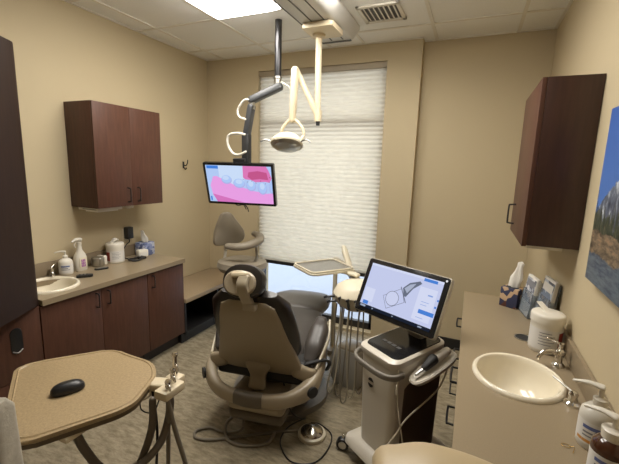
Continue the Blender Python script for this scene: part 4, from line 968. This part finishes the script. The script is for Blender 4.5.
fr = [V((-1.10, .68, TZ-.04))-O, V((-1.075, .70, .72))-O, V((-1.045, .74, .63))-O, V((-.99, .82, .60))-O, V((-.955, .90, .655))-O, V((-.965, .96, .76))-O, V((-1.0, .975, TZ-.04))-O]
obj('support_loop', tube(NB(), fr, .014, n=12), shell_dark, t)
b = NB(); box(b, -1.16+1.25, -1.06+1.25, .63-.8, .72-.8, TZ-.050, TZ-.0325, bev=.006); obj('mount_block', b, cream_m, t)
b = NB(); box(b, -1.08+1.25, -1.02+1.25, .89-.8, .95-.8, TZ-.050, TZ-.0325, bev=.006); obj('mount_block', b, cream_m, t)
b = NB(); sweep(b, [V((-1.0, .91, .80))-O, V((-.985, .885, .70))-O, V((-1.02, .84, .55))-O, V((-1.10, .76, .32))-O, V((-1.12, .74, .05))-O], .026, .026, e=2.4); obj('down_arm', b, shell_dark, t)
b = NB(); prism(b, rrect(.34, .34, .1, cx=.13, cy=-.06), 0, .03, bev=.01); obj('floor_base', b, shell_dark, t)
# holder with instruments
b = NB(); sweep(b, [V((-1.07, .94, TZ-.022))-O, V((-1.02, .955, TZ-.018))-O, V((-.985, .965, TZ-.018))-O], .06, .034, e=4); 
box(b, -1.015-O.x, -.955-O.x, .985-O.y, 1.035-O.y, TZ-.036, TZ+.0, bev=.008); box(b, -.985-O.x, -.925-O.x, .90-O.y, 1.0-O.y, TZ-.036, TZ-.002, bev=.008)
hold = obj('instrument_holder', b, cream_m, t)
for i, (x, y, hh) in enumerate(((-.985, 1.01, .085), (-.96, .97, .045), (-.945, .93, .025))):
    p = V((x, y, TZ-.002))-O; b = NB(); tube(b, [p+V((0, 0, -.02)), p+V((.0, 0, hh*.5)), p+V((-.002, .004, hh))], [.011, .009, .007]); lathe(b, [(0, 0), (.011, 0), (.012, .008), (.008, .014), (0, .014)], loc=p+V((-.002, .004, hh-.005)), seg=14); tube(b, [p+V((0, 0, hh*.5)), p+V((.018, -.01, hh*.5+.01)), p+V((.026, -.014, hh*.4))], .004); obj('suction_valve', b, chrome_m, t)
for i, pts in enumerate((((-.95, .935, .82), (-.95, .93, .66), (-.95, .92, .48), (-.95, .90, .25), (-1.0, .85, .02)), ((-.945, .925, .82), (-.925, .94, .68), (-.885, .955, .50), (-.86, .95, .30), (-.87, .93, .02)), ((-1.02, .93, .82), (-.995, .92, .66), (-1.0, .90, .45), (-1.03, .86, .2), (-1.05, .84, .02)))):
    obj('suction_hose', tube(NB(), [V(p)-O for p in pts], (.008, .009, .005)[i]), (tube_m, tube_m, black_m)[i], t)
b = NB(); tube(b, [V((-1.08, .93, .80))-O, V((-1.05, .90, .755))-O, V((-1.0, .91, .75))-O, V((-.985, .93, .80))-O], .0025); obj('thin_cable', b, black_m, t)
# mouse
t = thing('computer_mouse', 'black wireless computer mouse on the speckled tan table', 'mouse', (-1.246, .765, TZ+.0005), rz=-28)
b = NB(); loft(b, [ell_ring((0, 0, z), (1, 0, 0), (0, 1, 0), a, c, e=2.5) for z, a, c in ((0, .027, .048), (.006, .031, .053), (.016, .030, .052), (.026, .024, .044), (.033, .015, .030), (.035, .006, .012))]); obj('mouse_body', b, black_m, t)
obj('scroll_wheel', lathe(NB(), [(0, -.003), (.008, -.003), (.008, .003), (0, .003)], loc=(0, .028, .026), rot=(0, 90, 0), seg=14), matte_black, t)

# pale padded chair back at the near left corner
t = thing('side_chair', 'pale grey fabric chair back cut off by the lower left corner', 'chair', (-.83, .405, 0), rz=28)
b = NB(); loft(b, [[(x*.5, y, z) for x, y in rrect(.44*k_, .07*k2, .016, cx=-.26, cy=.0)] for z, k_, k2 in ((.60, .92, .7), (.64, 1.0, 1.0), (.9, 1.0, 1.05), (1.135, .98, .85), (1.155, .92, .5))]); obj('backrest', b, mat('pale grey fabric', (.46, .42, .34), .8, noise=(40, .2), bump=(120, .5)), t)
b = NB(); box(b, -.40, .02, -.42, -.03, .44, .52, bev=.03, seg=3); obj('seat', b, mat('grey seat fabric', (.28, .26, .22), .8), t)
for x, y in ((-.37, -.39), (-.01, -.39), (-.37, -.06), (-.01, -.06)):
    obj('leg', tube(NB(), [(x, y, 0), (x, y, .45)], .012, straight=True, rnd=False), steel_m, t)
b = NB(); tube(b, [(-.19, -.01, .5), (-.15, -.02, .63)], .014, straight=True); obj('back_bar', b, steel_m, t)

# operator stool with padded arm at the bottom right
t = thing('operator_stool', 'tan vinyl operator stool pad cut off by the bottom edge', 'stool', (-.33, .62, 0))
O = V((-.33, .62, 0))
b = NB()
for k in range(5):
    a = R(20+72*k); sweep(b, [(0, 0, .085), (.22*math.cos(a), .22*math.sin(a), .065)], [.05, .03], [.04, .025], straight=True)
obj('star_base', b, pot_m, t)
for k in range(5):
    a = R(20+72*k); caster(t, .22*math.cos(a), .22*math.sin(a), 20+72*k+90)
obj('gas_column', tube(NB(), [(0, 0, .08), (0, 0, .50)], .022, n=16, straight=True), steel_m, t)
b = NB(); loft(b, [ell_ring((0, 0, z), (1, 0, 0), (0, 1, 0), a, a*.95, e=2.4) for z, a in ((.50, .14), (.51, .185), (.545, .20), (.58, .19), (.595, .15))]); obj('seat', b, tanvinyl_m, t)
b = NB(); sweep(b, [V((-.115, .80, .94))-O, V((-.02, .825, .945))-O, V((.10, .825, .94))-O, V((.21, .78, .932))-O], [.15, .18, .18, .17], [.085, .10, .10, .09], e=2.4, n=26); obj('torso_arm', b, tanvinyl_m, t)
b = NB(); tube(b, [V((-.06, .78, .88))-O, V((-.12, .78, .70))-O, V((-.22, .66, .50))-O], .014); obj('arm_bar', b, steel_m, t)

# look-alikes share a group
for o in C.objects:
    n = o.name.split('.')[0]
    g = {'ceiling_light': 'rectangular ceiling lights', 'wipes_canister': 'wipes canisters on the worktops', 'brochure_holder': 'brochure stands on the right worktop',
         'tissue_box': 'tissue boxes on the worktops', 'sink': 'oval sinks in the worktops', 'wall_cabinet': 'dark cherry wall cabinets', 'base_cabinet': 'dark cherry base cabinets',
         'worktop': 'taupe worktops', 'backsplash': 'taupe upstand strips', 'soap_dispenser': 'pump soap bottles'}.get(n)
    if g and not o.parent and 'label' in o: o['group'] = g
